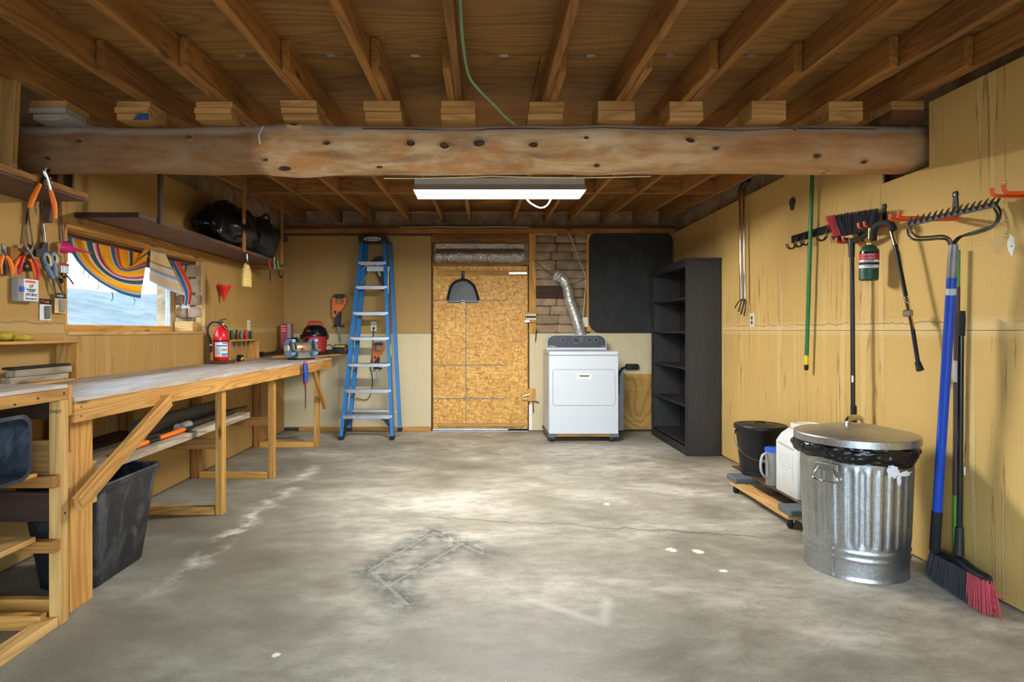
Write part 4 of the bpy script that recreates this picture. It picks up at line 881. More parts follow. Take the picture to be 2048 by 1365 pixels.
for k, (px, pyt, pyb, nm, lab) in enumerate(((540, 520, 557, 'garden_knife', 'small dark hand weeder hanging from the high shelf end'), (550, 515, 560, 'hand_trowel', 'grey steel hand trowel hanging between two small garden tools'), (557, 520, 556, 'hand_fork', 'hand cultivator with pale green handle hanging from the shelf end'))):
    a = PX(px - 2, pyt, -2.02); b = PX(px + 2, pyb, -2.02); t = thing(nm, lab, 'garden tool', b)
    MB().tube([a, a.lerp(b, .5)], .010, 8).obj('handle', ('red_dark', 'steel', 'green_bright')[k], t)
    if k == 2: MB().tube(smoothpath([a.lerp(b, .5), a.lerp(b, .85), a.lerp(b, 1) + V(0, .05, 0), a.lerp(b, .8) + V(0, .09, 0)], 4), .006, 6).obj('tine', 'black_metal', t)
    else: MB().prism([(-.004, 0), (.004, 0), (.018, -.05), (.014, -.10), (0, -.125), (-.014, -.10), (-.018, -.05)], a.lerp(b, .48), EY, EZ, (.004, 0, 0)).obj('blade', ('steel_dark', 'steel')[k], t, 30)

# ------------------------------------------------------------------ tools on the wall left of the window
def tp(pts, X): return smoothpath([PX(a, b, X) for a, b in pts], 4)
def taper(n, a, m, b): return [a + (m - a) * min(1, 2 * i / (n - 1)) if i < n / 2 else m + (b - m) * (2 * i / (n - 1) - 1) for i in range(n)]
def pliers(name, label, X, handles, jaws, pivot, hr=.0105, jr=.009, nail=None):
    t = thing(name, label, 'pliers', PX(*pivot, X))
    for k, (pts, m_) in enumerate(handles):
        q = tp(pts, X + .006 * (k % 2)); MB().tube(q, taper(len(q), hr * .8, hr * 1.08, hr * .75), 10).obj('grip', m_, t)
    for k, (pts, m_) in enumerate(jaws):
        q = tp(pts, X + .006 * (k % 2)); MB().tube(q, taper(len(q), jr * .9, jr * 1.15, jr * .6), 8, flat=.7).obj('jaw', m_, t)
    MB().lathe([(0, .009), (.006, .009), (.007, 0)], PX(*pivot, X + .004), EX, 10).obj('pivot', 'steel_dark', t)
    if nail: MB().tube([PX(*nail, X - .06), PX(*nail, X + .022)], .0022, 6).obj('nail', 'steel', t)
    return t
pliers('lineman_pliers', 'big orange-handled pliers hanging on the edge of the tool shelf', -2.085,
       [([(80, 369), (70, 388), (63, 404), (59.5, 416)], 'orange_grip'), ([(101, 380), (106, 398), (110, 418), (110.5, 438)], 'orange_grip')],
       [([(82, 368), (90, 352), (96, 344), (99, 339)], 'steel_dark'), ([(101, 380), (96, 362), (91, 350), (89, 342), (92, 335)], 'steel')], (97, 357), .0115, .0105, (104, 366))
WX = LX + .03
pliers('cutting_pliers', 'orange pliers with one black grip, outermost beside the picture edge', WX,
       [([(6, 512), (2, 522), (0, 536), (2, 548)], 'orange_grip'), ([(11, 512), (19, 522), (24, 538), (25, 550)], 'orange_grip')], [([(6, 511), (9, 500), (10, 492)], 'steel'), ([(11, 511), (8, 500), (4, 488)], 'steel_dark')], (8.5, 503), .0105, .010, (12, 500))
pliers('side_cutters', 'small black-handled cutters behind the orange pliers', WX - .008, [([(7, 520), (11, 534), (11, 552)], 'black_plastic'), ([(4, 520), (-2, 534), (-3, 550)], 'black_plastic')], [([(7, 518), (6, 505)], 'steel_dark'), ([(4, 518), (6, 505)], 'steel_dark')], (6, 508), .0095, .008)
pliers('slip_joint_pliers', 'orange-handled pliers partly covered by the red pliers', WX - .006, [([(44, 514), (35, 522), (29, 534), (26, 546)], 'orange_grip'), ([(58, 518), (65, 528), (70, 546), (74, 566)], 'orange_grip')], [([(44, 513), (54, 502), (60, 490)], 'steel_dark'), ([(58, 517), (62, 503), (66, 490)], 'steel_dark')], (58, 500), .0105, .010)
pliers('red_pliers', 'red-handled pliers hanging in the middle of the tool row', WX + .006, [([(49, 512), (43, 524), (40, 538), (39, 550)], 'red_grip'), ([(67, 519), (72, 530), (76, 545), (76.5, 560)], 'red_grip')], [([(49, 511), (54, 503), (52, 488)], 'steel'), ([(66, 518), (58, 505), (52, 494), (50, 486)], 'steel')], (55, 500), .0100, .011, (55, 497))
# long steel tools hanging behind them
def hung(name, label, cat, parts, X=LX + .012):
    t = thing(name, label, cat, PX(*parts[0][1][-1], X))
    for nm, pts, r, m_, fl_, dx in parts: MB().tube([PX(a, b, X + dx) for a, b in pts], r, 8, flat=fl_).obj(nm, m_, t, 30)
    return t
hung('hacksaw_rod', 'dark steel shears with crossed narrow blades hanging behind the red pliers', 'shears', [('blade', [(56, 400), (54, 430), (48, 488)], [.008, .007, .008], 'steel_dark', .4, 0), ('blade', [(53, 403), (57, 432), (67, 498)], [.006, .005, .006], 'iron_brown', .4, .006)])
hung('flat_bar', 'flat brown steel bar leaning above the scissors', 'bar', [('bar', [(88, 398), (87, 440), (81, 496)], [.011, .011, .012], 'iron_brown', .3, 0), ('hook_end', [(88, 400), (82, 402), (80, 412), (83, 430)], .006, 'steel_dark', .6, .008)])
hung('square_rule', 'thin chrome rod in a black bracket between bar and scissors', 'rod', [('rod', [(88, 448), (91, 475), (96, 515)], .0035, 'chrome', 1, .016)])
t = thing('saw_bracket', 'black plastic bracket on the wall rail beside the scissors', 'bracket', LW(80, 505, .02))
MB().prism([(0, 0), (.04, .012), (.055, .05), (.09, .052), (.09, .005), (.12, .0), (.12, -.03), (.0, -.035)], LW(68, 500, .02), EY, EZ, (.012, 0, 0)).obj('bracket_plate', 'black_plastic', t, 30)
one('wall_rail', MB().b2(LW(14, 531, .0) , LW(118, 512, .0) + V(.018, 0, 0), .002), 'joist_wood', 'narrow brown wooden rail on the wall behind the pliers', 'rail')
sr_ = thing('strap_roll', 'black rubber strap ring hanging under the wooden rail', 'strap', LW(60, 532, .02))
MB().tube([LW(60 + 13 * math.cos(a), 533 + 7 * math.sin(a), .02) for a in [i * math.pi / 10 for i in range(20)]], .008, 6, closed=True).obj('ring', 'black_rubber', sr_)
one('leather_strip', MB().tube([LW(121, 403, .01), LW(123, 440, .012), LW(126, 486, .014)], .009, 6, flat=.3), 'shelf_brown', 'long dark leather strip hanging beside the window frame', 'strip')
# scissors
si = thing('scissors', 'grey-blue scissors with yellow-lined finger loops hanging by the window', 'scissors', LW(100, 560, .03))
for cx_, cy_, rx, ry, rot in ((95, 520, 6.5, 13.5, -.35), (109, 517, 6, 10, -.25)):
    pts = []
    for i in range(18):
        a = 2 * math.pi * i / 18; x = rx * math.cos(a); y = ry * math.sin(a); pts.append((cx_ + x * math.cos(rot) - y * math.sin(rot), cy_ + x * math.sin(rot) + y * math.cos(rot)))
    lp = MB().tube([LW(a, b, .03) for a, b in pts], .0105, 8, closed=True).obj('finger_loop', 'blue_grey', si)
    MB().tube([LW(cx_ + (a - cx_) * .8, cy_ + (b - cy_) * .86, .034) for a, b in pts], .006, 8, closed=True).obj('loop_lining', 'yellow_inner', lp)
for pts, m_ in (([(91, 530), (99, 544), (106, 557)], 'blue_grey'), ([(109, 527), (110, 540), (111, 556)], 'blue_grey')): MB().tube([LW(a, b, .03) for a, b in pts], [.011, .015, .011], 8).obj('shank', m_, si)
MB().tube([LW(106, 556, .03), LW(108, 572, .03), LW(112, 590, .03)], [.012, .010, .003], 6, flat=.35).obj('blade', 'steel_dark', si, 30)
MB().tube([LW(111, 554, .034), LW(119, 572, .034), LW(128, 592, .034)], [.010, .008, .002], 6, flat=.35).obj('blade', 'steel', si, 30)
MB().tube([LW(110, 515, .0), LW(118, 508, .05)], .002, 5).obj('nail', 'steel', si)
# clear bit case with handwriting
bc = thing('bit_case', 'clear plastic case with white handwritten label on the wall', 'case', LW(38, 606, .02))
a = LW(17, 601); b = LW(57, 557); c0 = V(LX + .001, a.y + .012, a.z - .005); y_w = .145; z_h = .125
MB().b2((LX + .001, c0.y, c0.z), (LX + .042, c0.y + y_w, c0.z + z_h), .005).obj('case_body', 'case_clear', bc, 30)
MB().b2((LX + .042, c0.y + .035, c0.z + .006), (LX + .0435, c0.y + y_w - .006, c0.z + z_h - .006)).obj('label_sheet', 'label_white', bc, 0)
MB().b2((LX + .028, c0.y + .006, c0.z + .052), (LX + .05, c0.y + .034, c0.z + .078), .003).obj('latch', 'blue_plastic', bc, 30)
MB().b2((LX + .0435, c0.y + .044, c0.z + .101), (LX + .0445, c0.y + .118, c0.z + .112)).obj('label_band', 'orange_coat', bc, 0)
lm = c0.y + .035 + (y_w - .041) / 2
for s, sz, dz in (('10"', .026, .082), ('(WORX)', .022, .038)): text('handwriting', s, sz, (LX + .0448, lm, c0.z + dz), EY, EZ, 'ink', bc, .0003)
for k, (dz, w_) in enumerate(((.066, .07), (.057, .045), (.018, .085))): scribble('handwriting', V(LX + .0448, lm, c0.z + dz), EY, EZ, w_, .008, 9, 'ink', bc, k)
# two blister cards
def card(name, label, px0, py0, px1, py1, d, hdr, body, win_):
    a = LW(px0, py0, d); b = LW(px1, py1, d); z0 = min(a.z, b.z); z1 = max(a.z, b.z); t = thing(name, label, 'card', (LX + d, (a.y + b.y) / 2, z0)); W = b.y - a.y; H = z1 - z0
    MB().b2((LX + d, a.y, z0), (LX + d + .002, b.y, z1)).obj('backing_card', body, t, 0); MB().b2((LX + d + .002, a.y, z1 - H * .26), (LX + d + .003, b.y, z1)).obj('header', hdr, t, 0)
    MB().b2((LX + d + .002, a.y + W * .38, z0 + H * .08), (LX + d + .014, a.y + W * .8, z0 + H * .68), .004).obj('blister', win_, t, 30); return t, a, W, H, z0
t, a, W, H, z0 = card('blade_card', 'white blister card with a patterned strip below the scissors', 79, 641, 102, 599, .004, 'black_plastic', 'label_white', 'olive_grey')
MB().b2((LX + .007, a.y + W * .1, z0 + H * .86), (LX + .0078, a.y + W * .35, z0 + H * .94)).obj('logo_patch', 'label_red', t, 0); MB().b2((LX + .007, a.y + W * .42, z0 + H * .82), (LX + .0078, a.y + W * .8, z0 + H * .88)).obj('logo_patch', 'orange_coat', t, 0)
t, a, W, H, z0 = card('razor_pack', 'cream and black blister pack hanging beside the window frame', 109, 626, 131, 588, .02, 'black_plastic', 'card_cream', 'case_clear')
scribble('pack_print', V(LX + .0235, a.y + W * .5, z0 + H * .87), EY, EZ, W * .7, .014, 5, 'label_white', t, 4)
# pink funnel and tidbits on the window post
fn = thing('pink_funnel', 'bright pink plastic funnel sticking out over the window corner', 'funnel', LW(128, 495, .03))
ax = (PX(165, 503, LX + .12) - PX(131, 496, LX + .05)).normalized(); o = PX(131, 496, LX + .05)
MB().lathe([(.030, -.022), (.033, -.02), (.033, 0), (.028, .018), (.012, .04), (.008, .06), (.003, .13), (.002, .13), (.006, .06), (.010, .04), (.026, .018), (.031, 0), (.030, -.022)], o, ax, 20).obj('cone', 'pink_plastic', fn, 50)
MB().tube([PX(128, 484, LX + .02), PX(141, 483, LX + .08)], .003, 6).obj('nail', 'steel_dark', fn)
dt = thing('drill_index', 'dark red drill bit index clipped to the window post', 'tool case', LW(126, 545, .0)); q = LW(114, 546, .0)
MB().b2((LX + .001, q.y, q.z), (LX + .02, q.y + .075, q.z + .045), .003).obj('case', 'case_clear', dt, 30); MB().b2((LX + .001, q.y, q.z + .045), (LX + .022, q.y + .075, q.z + .058), .002).obj('rim', 'label_red', dt, 30)
for k in range(6): MB().tube([(LX + .021, q.y + .008 + k * .012, q.z + .004), (LX + .021, q.y + .008 + k * .012, q.z + .042)], .003, 6).obj('drill_bit', 'steel', dt)
hk = thing('screw_hook', 'black screw hook projecting from the window post', 'hook', LW(122, 560, .0))
MB().tube(smoothpath([LW(122, 547, .0), LW(128, 556, .03), LW(134, 552, .05), PX(147, 569, LX + .05)], 5), .0045, 6).obj('wire', 'black_metal', hk); MB().ball(LW(121, 562, .01), .016, 10, 8).obj('base', 'black_rubber', hk)
one('blue_strip', MB().b2((LX + .001, WY0 + .004, 1.62), (LX - .03, WY0 + .012, 1.76)), 'blue_grey', 'blue-grey blade hanging inside the window edge', 'blade')

# ------------------------------------------------------------------ striped serape used as a curtain
se = thing('serape_curtain', 'striped orange serape blanket swagged across the window as curtain', 'curtain', (LX - .08, 4.4, 1.6))
XA = LX - .10
def swag(u, v):
    t0 = Vector((285, 508)) .lerp(Vector((134, 474)), u); t3 = Vector((299, 489)).lerp(Vector((281, 597)), u)
    c1 = t0 + Vector((2 + 16 * u * (1 - u), 42 + 12 * u)); c2 = Vector((285, 500)).lerp(Vector((215, 590)), u) + Vector((-28 * (1 - u), 26 * (1 - u)))
    p = t0 * (1 - v) ** 3 + c1 * 3 * v * (1 - v) ** 2 + c2 * 3 * v * v * (1 - v) + t3 * v ** 3
    wv = math.sin(u * 26 + v * 2) * .018 * (1 - .5 * v) + .02 * noise.noise(V(u * 5, v * 3, 0))
    return PX(p.x, p.y, XA + wv + .05 * v + .05 * math.sin(math.pi * v) * u)
MB().grid(swag, 72, 28, 0, True).obj('swag', 'serape', se, 80, fix=False)
def tail(u, v):
    l = Vector((302, 487)).lerp(Vector((298, 562)), v); r = Vector((322, 490)).lerp(Vector((371, 592)), v)
    p = l.lerp(r, u) + Vector((0, 7 * math.sin(math.pi * u) * v * .3)); return PX(p.x, p.y, XA + .055 + .022 * math.sin(u * 7 + .6) * (.3 + v))
MB().grid(tail, 24, 28, 0, True).obj('tail', 'serape_back', se, 80, fix=False)
def edge(u, v):
    l = smoothpath([Vector((340, 522, 0)), Vector((358, 558, 0)), Vector((370, 590, 0)), Vector((368, 611, 0))], 8); r = smoothpath([Vector((358, 524, 0)), Vector((374, 552, 0)), Vector((384, 580, 0)), Vector((380, 612, 0))], 8)
    i = min(len(l) - 1, int(v * (len(l) - 1) + .5)); p = l[i].lerp(r[i], u); return PX(p.x, p.y, XA + .03 + .015 * math.sin(u * 6))
mb = MB().grid(edge, 14, 24, 0, True); mb.uv = [(.43 - .13 * a, b) for a, b in mb.uv]; mb.obj('folded_edge', 'serape', se, 80, fix=False)
for px, py, L in ((153, 507, 16), (167, 528, 22), (177, 540, 16), (196, 556, 24), (224, 585, 18), (268, 597, 12)):
    MB().tube([PX(px, py, XA), PX(px + 2, py + L * .5, XA), PX(px - 1, py + L, XA + .01)], .003, 5).obj('fringe', 'teal', se)
for k in range(5): MB().tube([PX(366 + k * 3.2, 609, XA + .03), PX(364 + k * 3.4, 617, XA + .035)], .004, 5).obj('fringe', 'label_white', se)
MB().tube([PX(312, 486, XA - .02), PX(312, 486, LX + .04)], .003, 6).obj('nail', 'steel', se)

# ------------------------------------------------------------------ far half of the left wall
fr = thing('red_funnel', 'red plastic funnel hanging on the wall right of the window', 'funnel', LW(448, 602, .05))
o = LW(448, 571, .052); MB().lathe([(.062, 0), (.064, -.006), (.058, -.02), (.016, -.10), (.009, -.145), (.007, -.145), (.012, -.10), (.054, -.02), (.06, -.004), (.062, 0)], o, EZ, 24).obj('cone', 'red_plastic', fr, 50)
MB().tube([o + V(-.05, 0, .01), o + V(-.055, .0, .03), o + V(-.045, .012, .02)], .003, 5).obj('hang_tab', 'red_plastic', fr)
def outlet(name, label, o, u, n_, cord=False, w_=.07, h_=.115):
    u, n_ = Vector(u), Vector(n_); t = thing(name, label, 'outlet', o)
    MB().prism(rrect(w_, h_, .006, 2), o, u, EZ, n_ * .006).obj('cover_plate', 'cream_plastic', t, 30)
    for s in (-1, 1):
        r_ = MB().prism([(x, y + s * .02) for x, y in rrect(.030, .028, .012, 3)], Vector(o) + n_ * .006, u, EZ, n_ * .0015).obj('receptacle', 'knob_dark' if cord else 'cream_plastic', t, 30)
        for dx in (-.006, .006): MB().prism([(dx - .0012, s * .02 - .002), (dx + .0012, s * .02 - .002), (dx + .0012, s * .02 + .007), (dx - .0012, s * .02 + .007)], Vector(o) + n_ * .0075, u, EZ, n_ * .0004).obj('slot', 'ink', r_, 0)
    MB().lathe([(0, .002), (.003, .002), (.003, 0)], Vector(o) + n_ * .006, n_, 8).obj('screw', 'screw', t); return t
outlet('wall_outlet', 'cream wall outlet behind the screwdriver rack', LW(497, 652), EY, EX)
# screwdriver rack
k0, k1 = 5.62, 6.36
rk = thing('screwdriver_rack', 'small open wooden rack holding screwdrivers on the bench', 'rack', (LX + .06, 6.0, BT))
bx('top_board', (LX + .002, k0, 1.122), (LX + .118, k1, 1.136), 'lumber', rk); bx('end_panel', (LX + .002, k1 - .016, BT + .002), (LX + .116, k1, 1.121), 'lumber', rk, .002, 2); bx('end_panel', (LX + .002, k0, BT + .002), (LX + .116, k0 + .016, 1.121), 'lumber', rk, .002, 2)
bx('base_strip', (LX + .02, k0 + .02, BT + .002), (LX + .1, k1 - .02, BT + .014), 'lumber_pale', rk)
sd_ = [('black_plastic', 'black', .10), ('green_dark', 'dark green', .085), ('teal', 'teal', .09), ('black_metal', 'slim black', .095), ('wire_cream', 'thin cream', .07), ('olive_grey', 'fat olive', .085), ('steel_dark', 'smoke grey', .08), ('red_grip', 'clear red', .095), ('green_bright', 'bright green', .075), ('green_dark', 'stubby green', .085), ('blue_plastic', 'small blue', .06)]
for i, (m_, c_, h) in enumerate(sd_):
    y = k0 + .05 + i * .058; x = LX + .075 + (.012 if i % 2 else -.012); r = .018 if m_ not in ('wire_cream', 'black_metal') else .010
    t = thing('screwdriver', c_ + '-handled screwdriver standing in the wooden rack', 'screwdriver', (x, y, 1.04), group='screwdrivers in the rack')
    MB().lathe([(0, h), (r * .8, h - .002), (r, h - .012), (r * .92, h * .5), (r, .02), (r * .7, .004), (r * .5, 0), (0, 0)], (x, y, 1.1365), EZ, 8).obj('handle', m_, t, 50)
    MB().tube([(x, y, 1.1368), (x, y, 1.1368 - random.uniform(.06, .1))], .0032, 6).obj('shaft', 'steel', t)
# fire extinguisher on its block
ex = thing('fire_extinguisher', 'red fire extinguisher with black hose and white label on the bench', 'fire extinguisher', (-2.275, 5.36, BT))
ox = V(-2.275, 5.36, BT); bx('wood_block', ox + V(-.11, -.09, .001), ox + V(.085, .09, .024), 'shelf_brown', ex)
z = .0245; MB().lathe([(0, z), (.058, z), (.063, z + .006), (.063, z + .205), (.060, z + .225), (.046, z + .262), (.024, z + .292), (.017, z + .302), (.017, z + .312), (0, z + .312)], ox, EZ, 32).obj('cylinder', 'red_paint', ex, 50)
def lab(u, v): a = R(-115 + 105 * u); return ox + V(math.cos(a) * .0637, math.sin(a) * .0637, z + .035 + .125 * v)
MB().grid(lab, 16, 1).obj('label', 'label_white', ex, 80)
def lbl(u0, u1, v0, v1, m_): MB().grid(lambda u, v: (lambda q: q + (q - V(ox.x, ox.y, q.z)).normalized() * .0005)(lab(u0 + (u1 - u0) * u, v0 + (v1 - v0) * v)), 8, 1).obj('label_print', m_, ex, 80)
lbl(0, .45, 0, .08, 'yellow'); lbl(.5, .98, .13, .25, 'label_blue'); lbl(.1, .95, .72, .82, 'label_blue'); lbl(.5, .9, .42, .56, 'copper_tan'); lbl(.55, .98, .9, .97, 'label_red'); lbl(.5, .95, .03, .09, 'ink')
for k in range(6): lbl(.06, .42, .16 + k * .085, .185 + k * .085, 'seam_grey')
MB().tube([ox + V(math.cos(a) * .0655, math.sin(a) * .0655, z + .175) for a in [i * math.pi / 16 for i in range(32)]], .005, 6, closed=True).obj('strap', 'black_rubber', ex)
MB().box(ox + V(0, 0, z + .325), (.03, .045, .03), None, .004).obj('valve', 'black_metal', ex, 30)
MB().bar(ox + V(-.02, .015, z + .35), ox + V(.05, -.02, z + .362), .018, .005, EZ, .002).bar(ox + V(0, 0, z + .335), ox + V(.062, -.02, z + .285), .016, .006, EZ, .002).obj('lever', 'black_metal', ex, 30)
MB().lathe([(0, .004), (.012, .004), (.013, 0)], ox + V(.028, -.02, z + .318), V(.6, -.8, 0), 14).obj('gauge', 'copper_tan', ex)
MB().tube(smoothpath([ox + V(-.01, -.02, z + .33), ox + V(-.055, -.03, z + .335), ox + V(-.095, -.03, z + .30), ox + V(-.10, -.03, z + .24), ox + V(-.078, -.03, z + .185), ox + V(-.072, -.03, z + .13)], 6), .0085, 10).obj('hose', 'black_rubber', ex)
MB().tube([ox + V(-.072, -.03, z + .135), ox + V(-.072, -.03, z + .075)], [.011, .009], 10).obj('nozzle', 'black_plastic', ex); MB().tube([ox + V(-.072, -.03, z + .145), ox + V(-.072, -.03, z + .132)], .0125, 10).obj('hose_clip', 'label_white', ex)
tm = thing('tape_measure', 'black and yellow tape measure on the bench beside the extinguisher', 'tape measure', (-2.245, 5.71, BT)); o = V(-2.245, 5.71, BT)
MB().prism([(-.04, 0), (.04, 0), (.04, .035), (.015, .062), (-.02, .062), (-.04, .04)], o + V(-.02, 0, .001), EY, EZ, (.04, 0, 0)).obj('case', 'black_plastic', tm, 30)
MB().prism([(-.038, .016), (.038, .022), (.036, .040), (-.036, .034)], o + V(.02, 0, .001), EY, EZ, (.0015, 0, 0)).obj('label', 'yellow', tm, 0); MB().b2(o + V(-.018, -.03, .0), o + V(.022, .02, .008), .002).obj('foot', 'orange_coat', tm, 30)

# ------------------------------------------------------------------ rear counter and what stands on it
CZ = .952
rc = thing('rear_counter', 'narrow wooden counter along the back wall behind the grinder', 'counter', (-2.0, 7.2, 0))
xe = (693 - CX) * 7.42 / F
mb = MB().prism([(LX + .004, 6.63), (-1.80, 6.63), (xe - .04, 7.15), (xe + .02, 7.36), (xe, BY - .004), (LX + .004, BY - .004)], (0, 0, CZ - .02), EX, EY, (0, 0, .02)); mb.obj('top_board', 'lumber', rc, 30)
bx('wall_cleat', (LX + .01, BY - .045, CZ - .06), (xe - .2, BY - .005, CZ - .021), 'joist_wood', rc); bx('wall_cleat', (LX + .01, 6.7, CZ - .06), (LX + .045, BY - .05, CZ - .021), 'joist_wood', rc)
board('corner_brace', (xe - .25, BY - .02, CZ - .06), (xe - .28, 7.2, CZ - .03), .03, .04, 'joist_wood', rc)
# wet and dry vacuum
vx, vy = (630 - CX) * 7.0 / F, 7.0
va = thing('shop_vacuum', 'small red and black shop vacuum on the rear counter', 'vacuum', (vx, vy, CZ)); o = V(vx, vy, CZ)
MB().lathe([(0, .03), (.115, .03), (.122, .035), (.138, .205), (.138, .212), (0, .212)], o, EZ, 32).obj('tank', 'red_dark', va, 40)
MB().lathe([(0, .002), (.15, .002), (.158, .01), (.158, .024), (.14, .034), (.11, .036), (0, .036)], o, EZ, 32).obj('base_ring', 'black_rubber', va, 40)
MB().lathe([(.146, .205), (.152, .21), (.152, .225), (.14, .23), (.142, .232), (.138, .25), (.118, .295), (.085, .325), (.04, .335), (0, .335)], o, EZ, 32).obj('motor_head', 'black_gloss', va, 40)
hd = [o + V(-.085, 0, .29), o + V(-.072, 0, .355), o + V(-.055, 0, .368), o + V(.055, 0, .368), o + V(.072, 0, .355), o + V(.085, 0, .29)]
MB().tube(hd, [.014, .012, .012, .012, .012, .014], 8).obj('carry_handle', 'red_plastic', va, 50)
for s in (-1, 1): MB().box(o + V(s * .148, -.02, .20), (.02, .05, .055), None, .004).obj('latch', 'black_plastic', va, 30)
MB().lathe([(.018, 0), (.026, 0), (.026, .03), (.018, .03)], o + V(-.05, -.125, .165), -EY, 16).obj('hose_port', 'black_plastic', va)
MB().prism(rrect(.125, .034, .006, 3), o + V(-.0, -.1335, .095), EX, EZ, (0, .01, 0)).obj('badge', 'label_white', va, 30)
MB().prism(rrect(.119, .028, .005, 3), o + V(-.0, -.1345, .095), EX, EZ, (0, .004, 0)).obj('badge', 'red_dark', va, 30)
text('badge_text', 'CRAFTSMAN', .020, o + V(0, -.1352, .095), EX, EZ, 'label_white', va, .0006, 'CENTER', .0004)
MB().b2(o + V(-.055, -.1335, .262), o + V(-.01, -.120, .274)).obj('head_label', 'label_red', va, 0)
for k in range(5): MB().b2(o + V(.012 + k * .012, -.132, .242), o + V(.019 + k * .012, -.10, .275)).obj('vent_slot', 'black_plastic', va, 0)
ho = [o + V(.11, .0, .03), o + V(.17, -.03, .03), o + V(.20, .03, .035), o + V(.14, .12, .03), o + V(.02, .17, .03)]
MB().tube(smoothpath(ho, 8), .02, 10).obj('hose', 'black_rubber', va)
MB().tube(smoothpath([o + V(.10, .02, .08), o + V(.15, .03, .11), o + V(.19, .02, .085), o + V(.205, -.01, .03)], 6), .005, 6).obj('power_cord', 'black_rubber', va)
# red clear box, blue can, lime bottle, black case
q = P(563, 700, 7.2)
rb = thing('drill_bit_box', 'tall clear box with red label in the bench corner', 'box', (q.x + .06, 7.2, CZ)); z1 = P(563, 647, 7.2).z
MB().b2((q.x, 7.16, CZ + .001), (q.x + .118, 7.26, z1), .004).obj('box_body', 'purple_red', rb, 30); MB().b2((q.x + .082, 7.157, CZ + .1), (q.x + .119, 7.16, z1 - .01)).obj('clear_side', 'clear_poly', rb, 0)
MB().b2((q.x + .002, 7.156, z1 - .115), (q.x + .078, 7.16, z1 - .018)).obj('label', 'label_red', rb, 0)
for k, (n_, dz) in enumerate(((3, .035), (5, .065), (5, .09))): scribble('label_print', V(q.x + .04, 7.1555, z1 - dz), EX, EZ, .06, .016, n_, 'label_white', rb, k)
q = P(590, 700, 7.3); cn = thing('spray_can', 'dark blue aerosol can between the clear box and vacuum', 'spray can', (q.x, 7.3, CZ)); o = V(q.x, 7.3, CZ)
MB().lathe([(0, .001), (.033, .001), (.034, .004), (.034, .17), (.03, .178), (.018, .188), (.014, .19), (0, .19)], o, EZ, 24).obj('can', 'blue_spray', cn, 40); MB().lathe([(0, .19), (.011, .19), (.011, .212), (.006, .222), (0, .222)], o, EZ, 12).obj('nozzle', 'white_plastic', cn, 40)
MB().lathe([(.0345, .115), (.0345, .15)], o, EZ, 24, a0=200, a1=340).obj('label', 'green_bright', cn)
q = P(579, 700, 7.0); lb_ = thing('lime_bottle', 'lime yellow plastic jug behind the bench grinder', 'bottle', (q.x, 7.0, CZ)); o = V(q.x, 7.0, CZ)
skin([ [o + V(x, y, zz) for x, y in rrect(w_, d_, .02, 4)] for zz, w_, d_ in ((.001, .11, .08), (.09, .115, .08), (.13, .09, .07), (.15, .04, .04))], True, True).obj('jug', 'lime', lb_, 40)
MB().lathe([(0, .185), (.018, .185), (.02, .18), (.02, .15), (0, .15)], o, EZ, 14).obj('cap', 'black_plastic', lb_)
MB().b2(o + V(-.06, -.05, .001), o + V(-.02, -.045, .03)).obj('foot_label', 'yellow', lb_, 0)
q = P(682, 706, 7.25); cs = thing('socket_case', 'small black case with lime label at the counter end', 'case', (q.x, 7.25, CZ)); o = V(q.x, 7.25, CZ)
MB().b2(o + V(-.075, -.05, .001), o + V(.075, .05, .105), .006).obj('case_body', 'black_plastic', cs, 30); MB().b2(o + V(-.06, -.053, .078), o + V(.055, -.05, .097)).obj('label', 'lime', cs, 0); MB().b2(o + V(.058, -.054, .03), o + V(.072, -.05, .07)).obj('clip', 'orange_coat', cs, 0)
scribble('label_print', o + V(-.003, -.0535, .0875), EX, EZ, .1, .01, 8, 'green_dark', cs, 2)
one('green_block', MB().prism([(-.04, 0), (.04, 0), (.04, .05), (.01, .07), (-.03, .045)], (q.x - .10, 7.22, CZ + .001), EX, EZ, (0, .05, 0)), 'green_bright', 'green plastic wedge leaning beside the small black case', 'wedge')
# dark blower tube lying in the corner
bt = thing('blower_tube', 'black tapered blower nozzle lying in the bench corner', 'nozzle', (-2.27, 6.75, CZ))
MB().tube([(-2.30, 6.45, BT + .04), (-2.24, 6.60, BT + .045), (-2.16, 6.85, BT + .075), (-2.10, 7.05, BT + .1)], [.022, .03, .042, .05], 14, flat=.7).obj('tube_body', 'black_plastic', bt)
MB().tube([(-2.315, 6.41, BT + .04), (-2.30, 6.45, BT + .04)], [.026, .028], 14).obj('mouth', 'black_rubber', bt)

# ------------------------------------------------------------------ bench grinder
gx, gy = -1.80, 6.12
gr = thing('bench_grinder', 'pale blue bench grinder on the far end of the workbench', 'grinder', (gx, gy, BT)); GM = Matrix.Rotation(R(-42), 3, 'Z'); o = V(gx, gy, BT)
def G(x, y, z): return o + GM @ V(x, y, z)
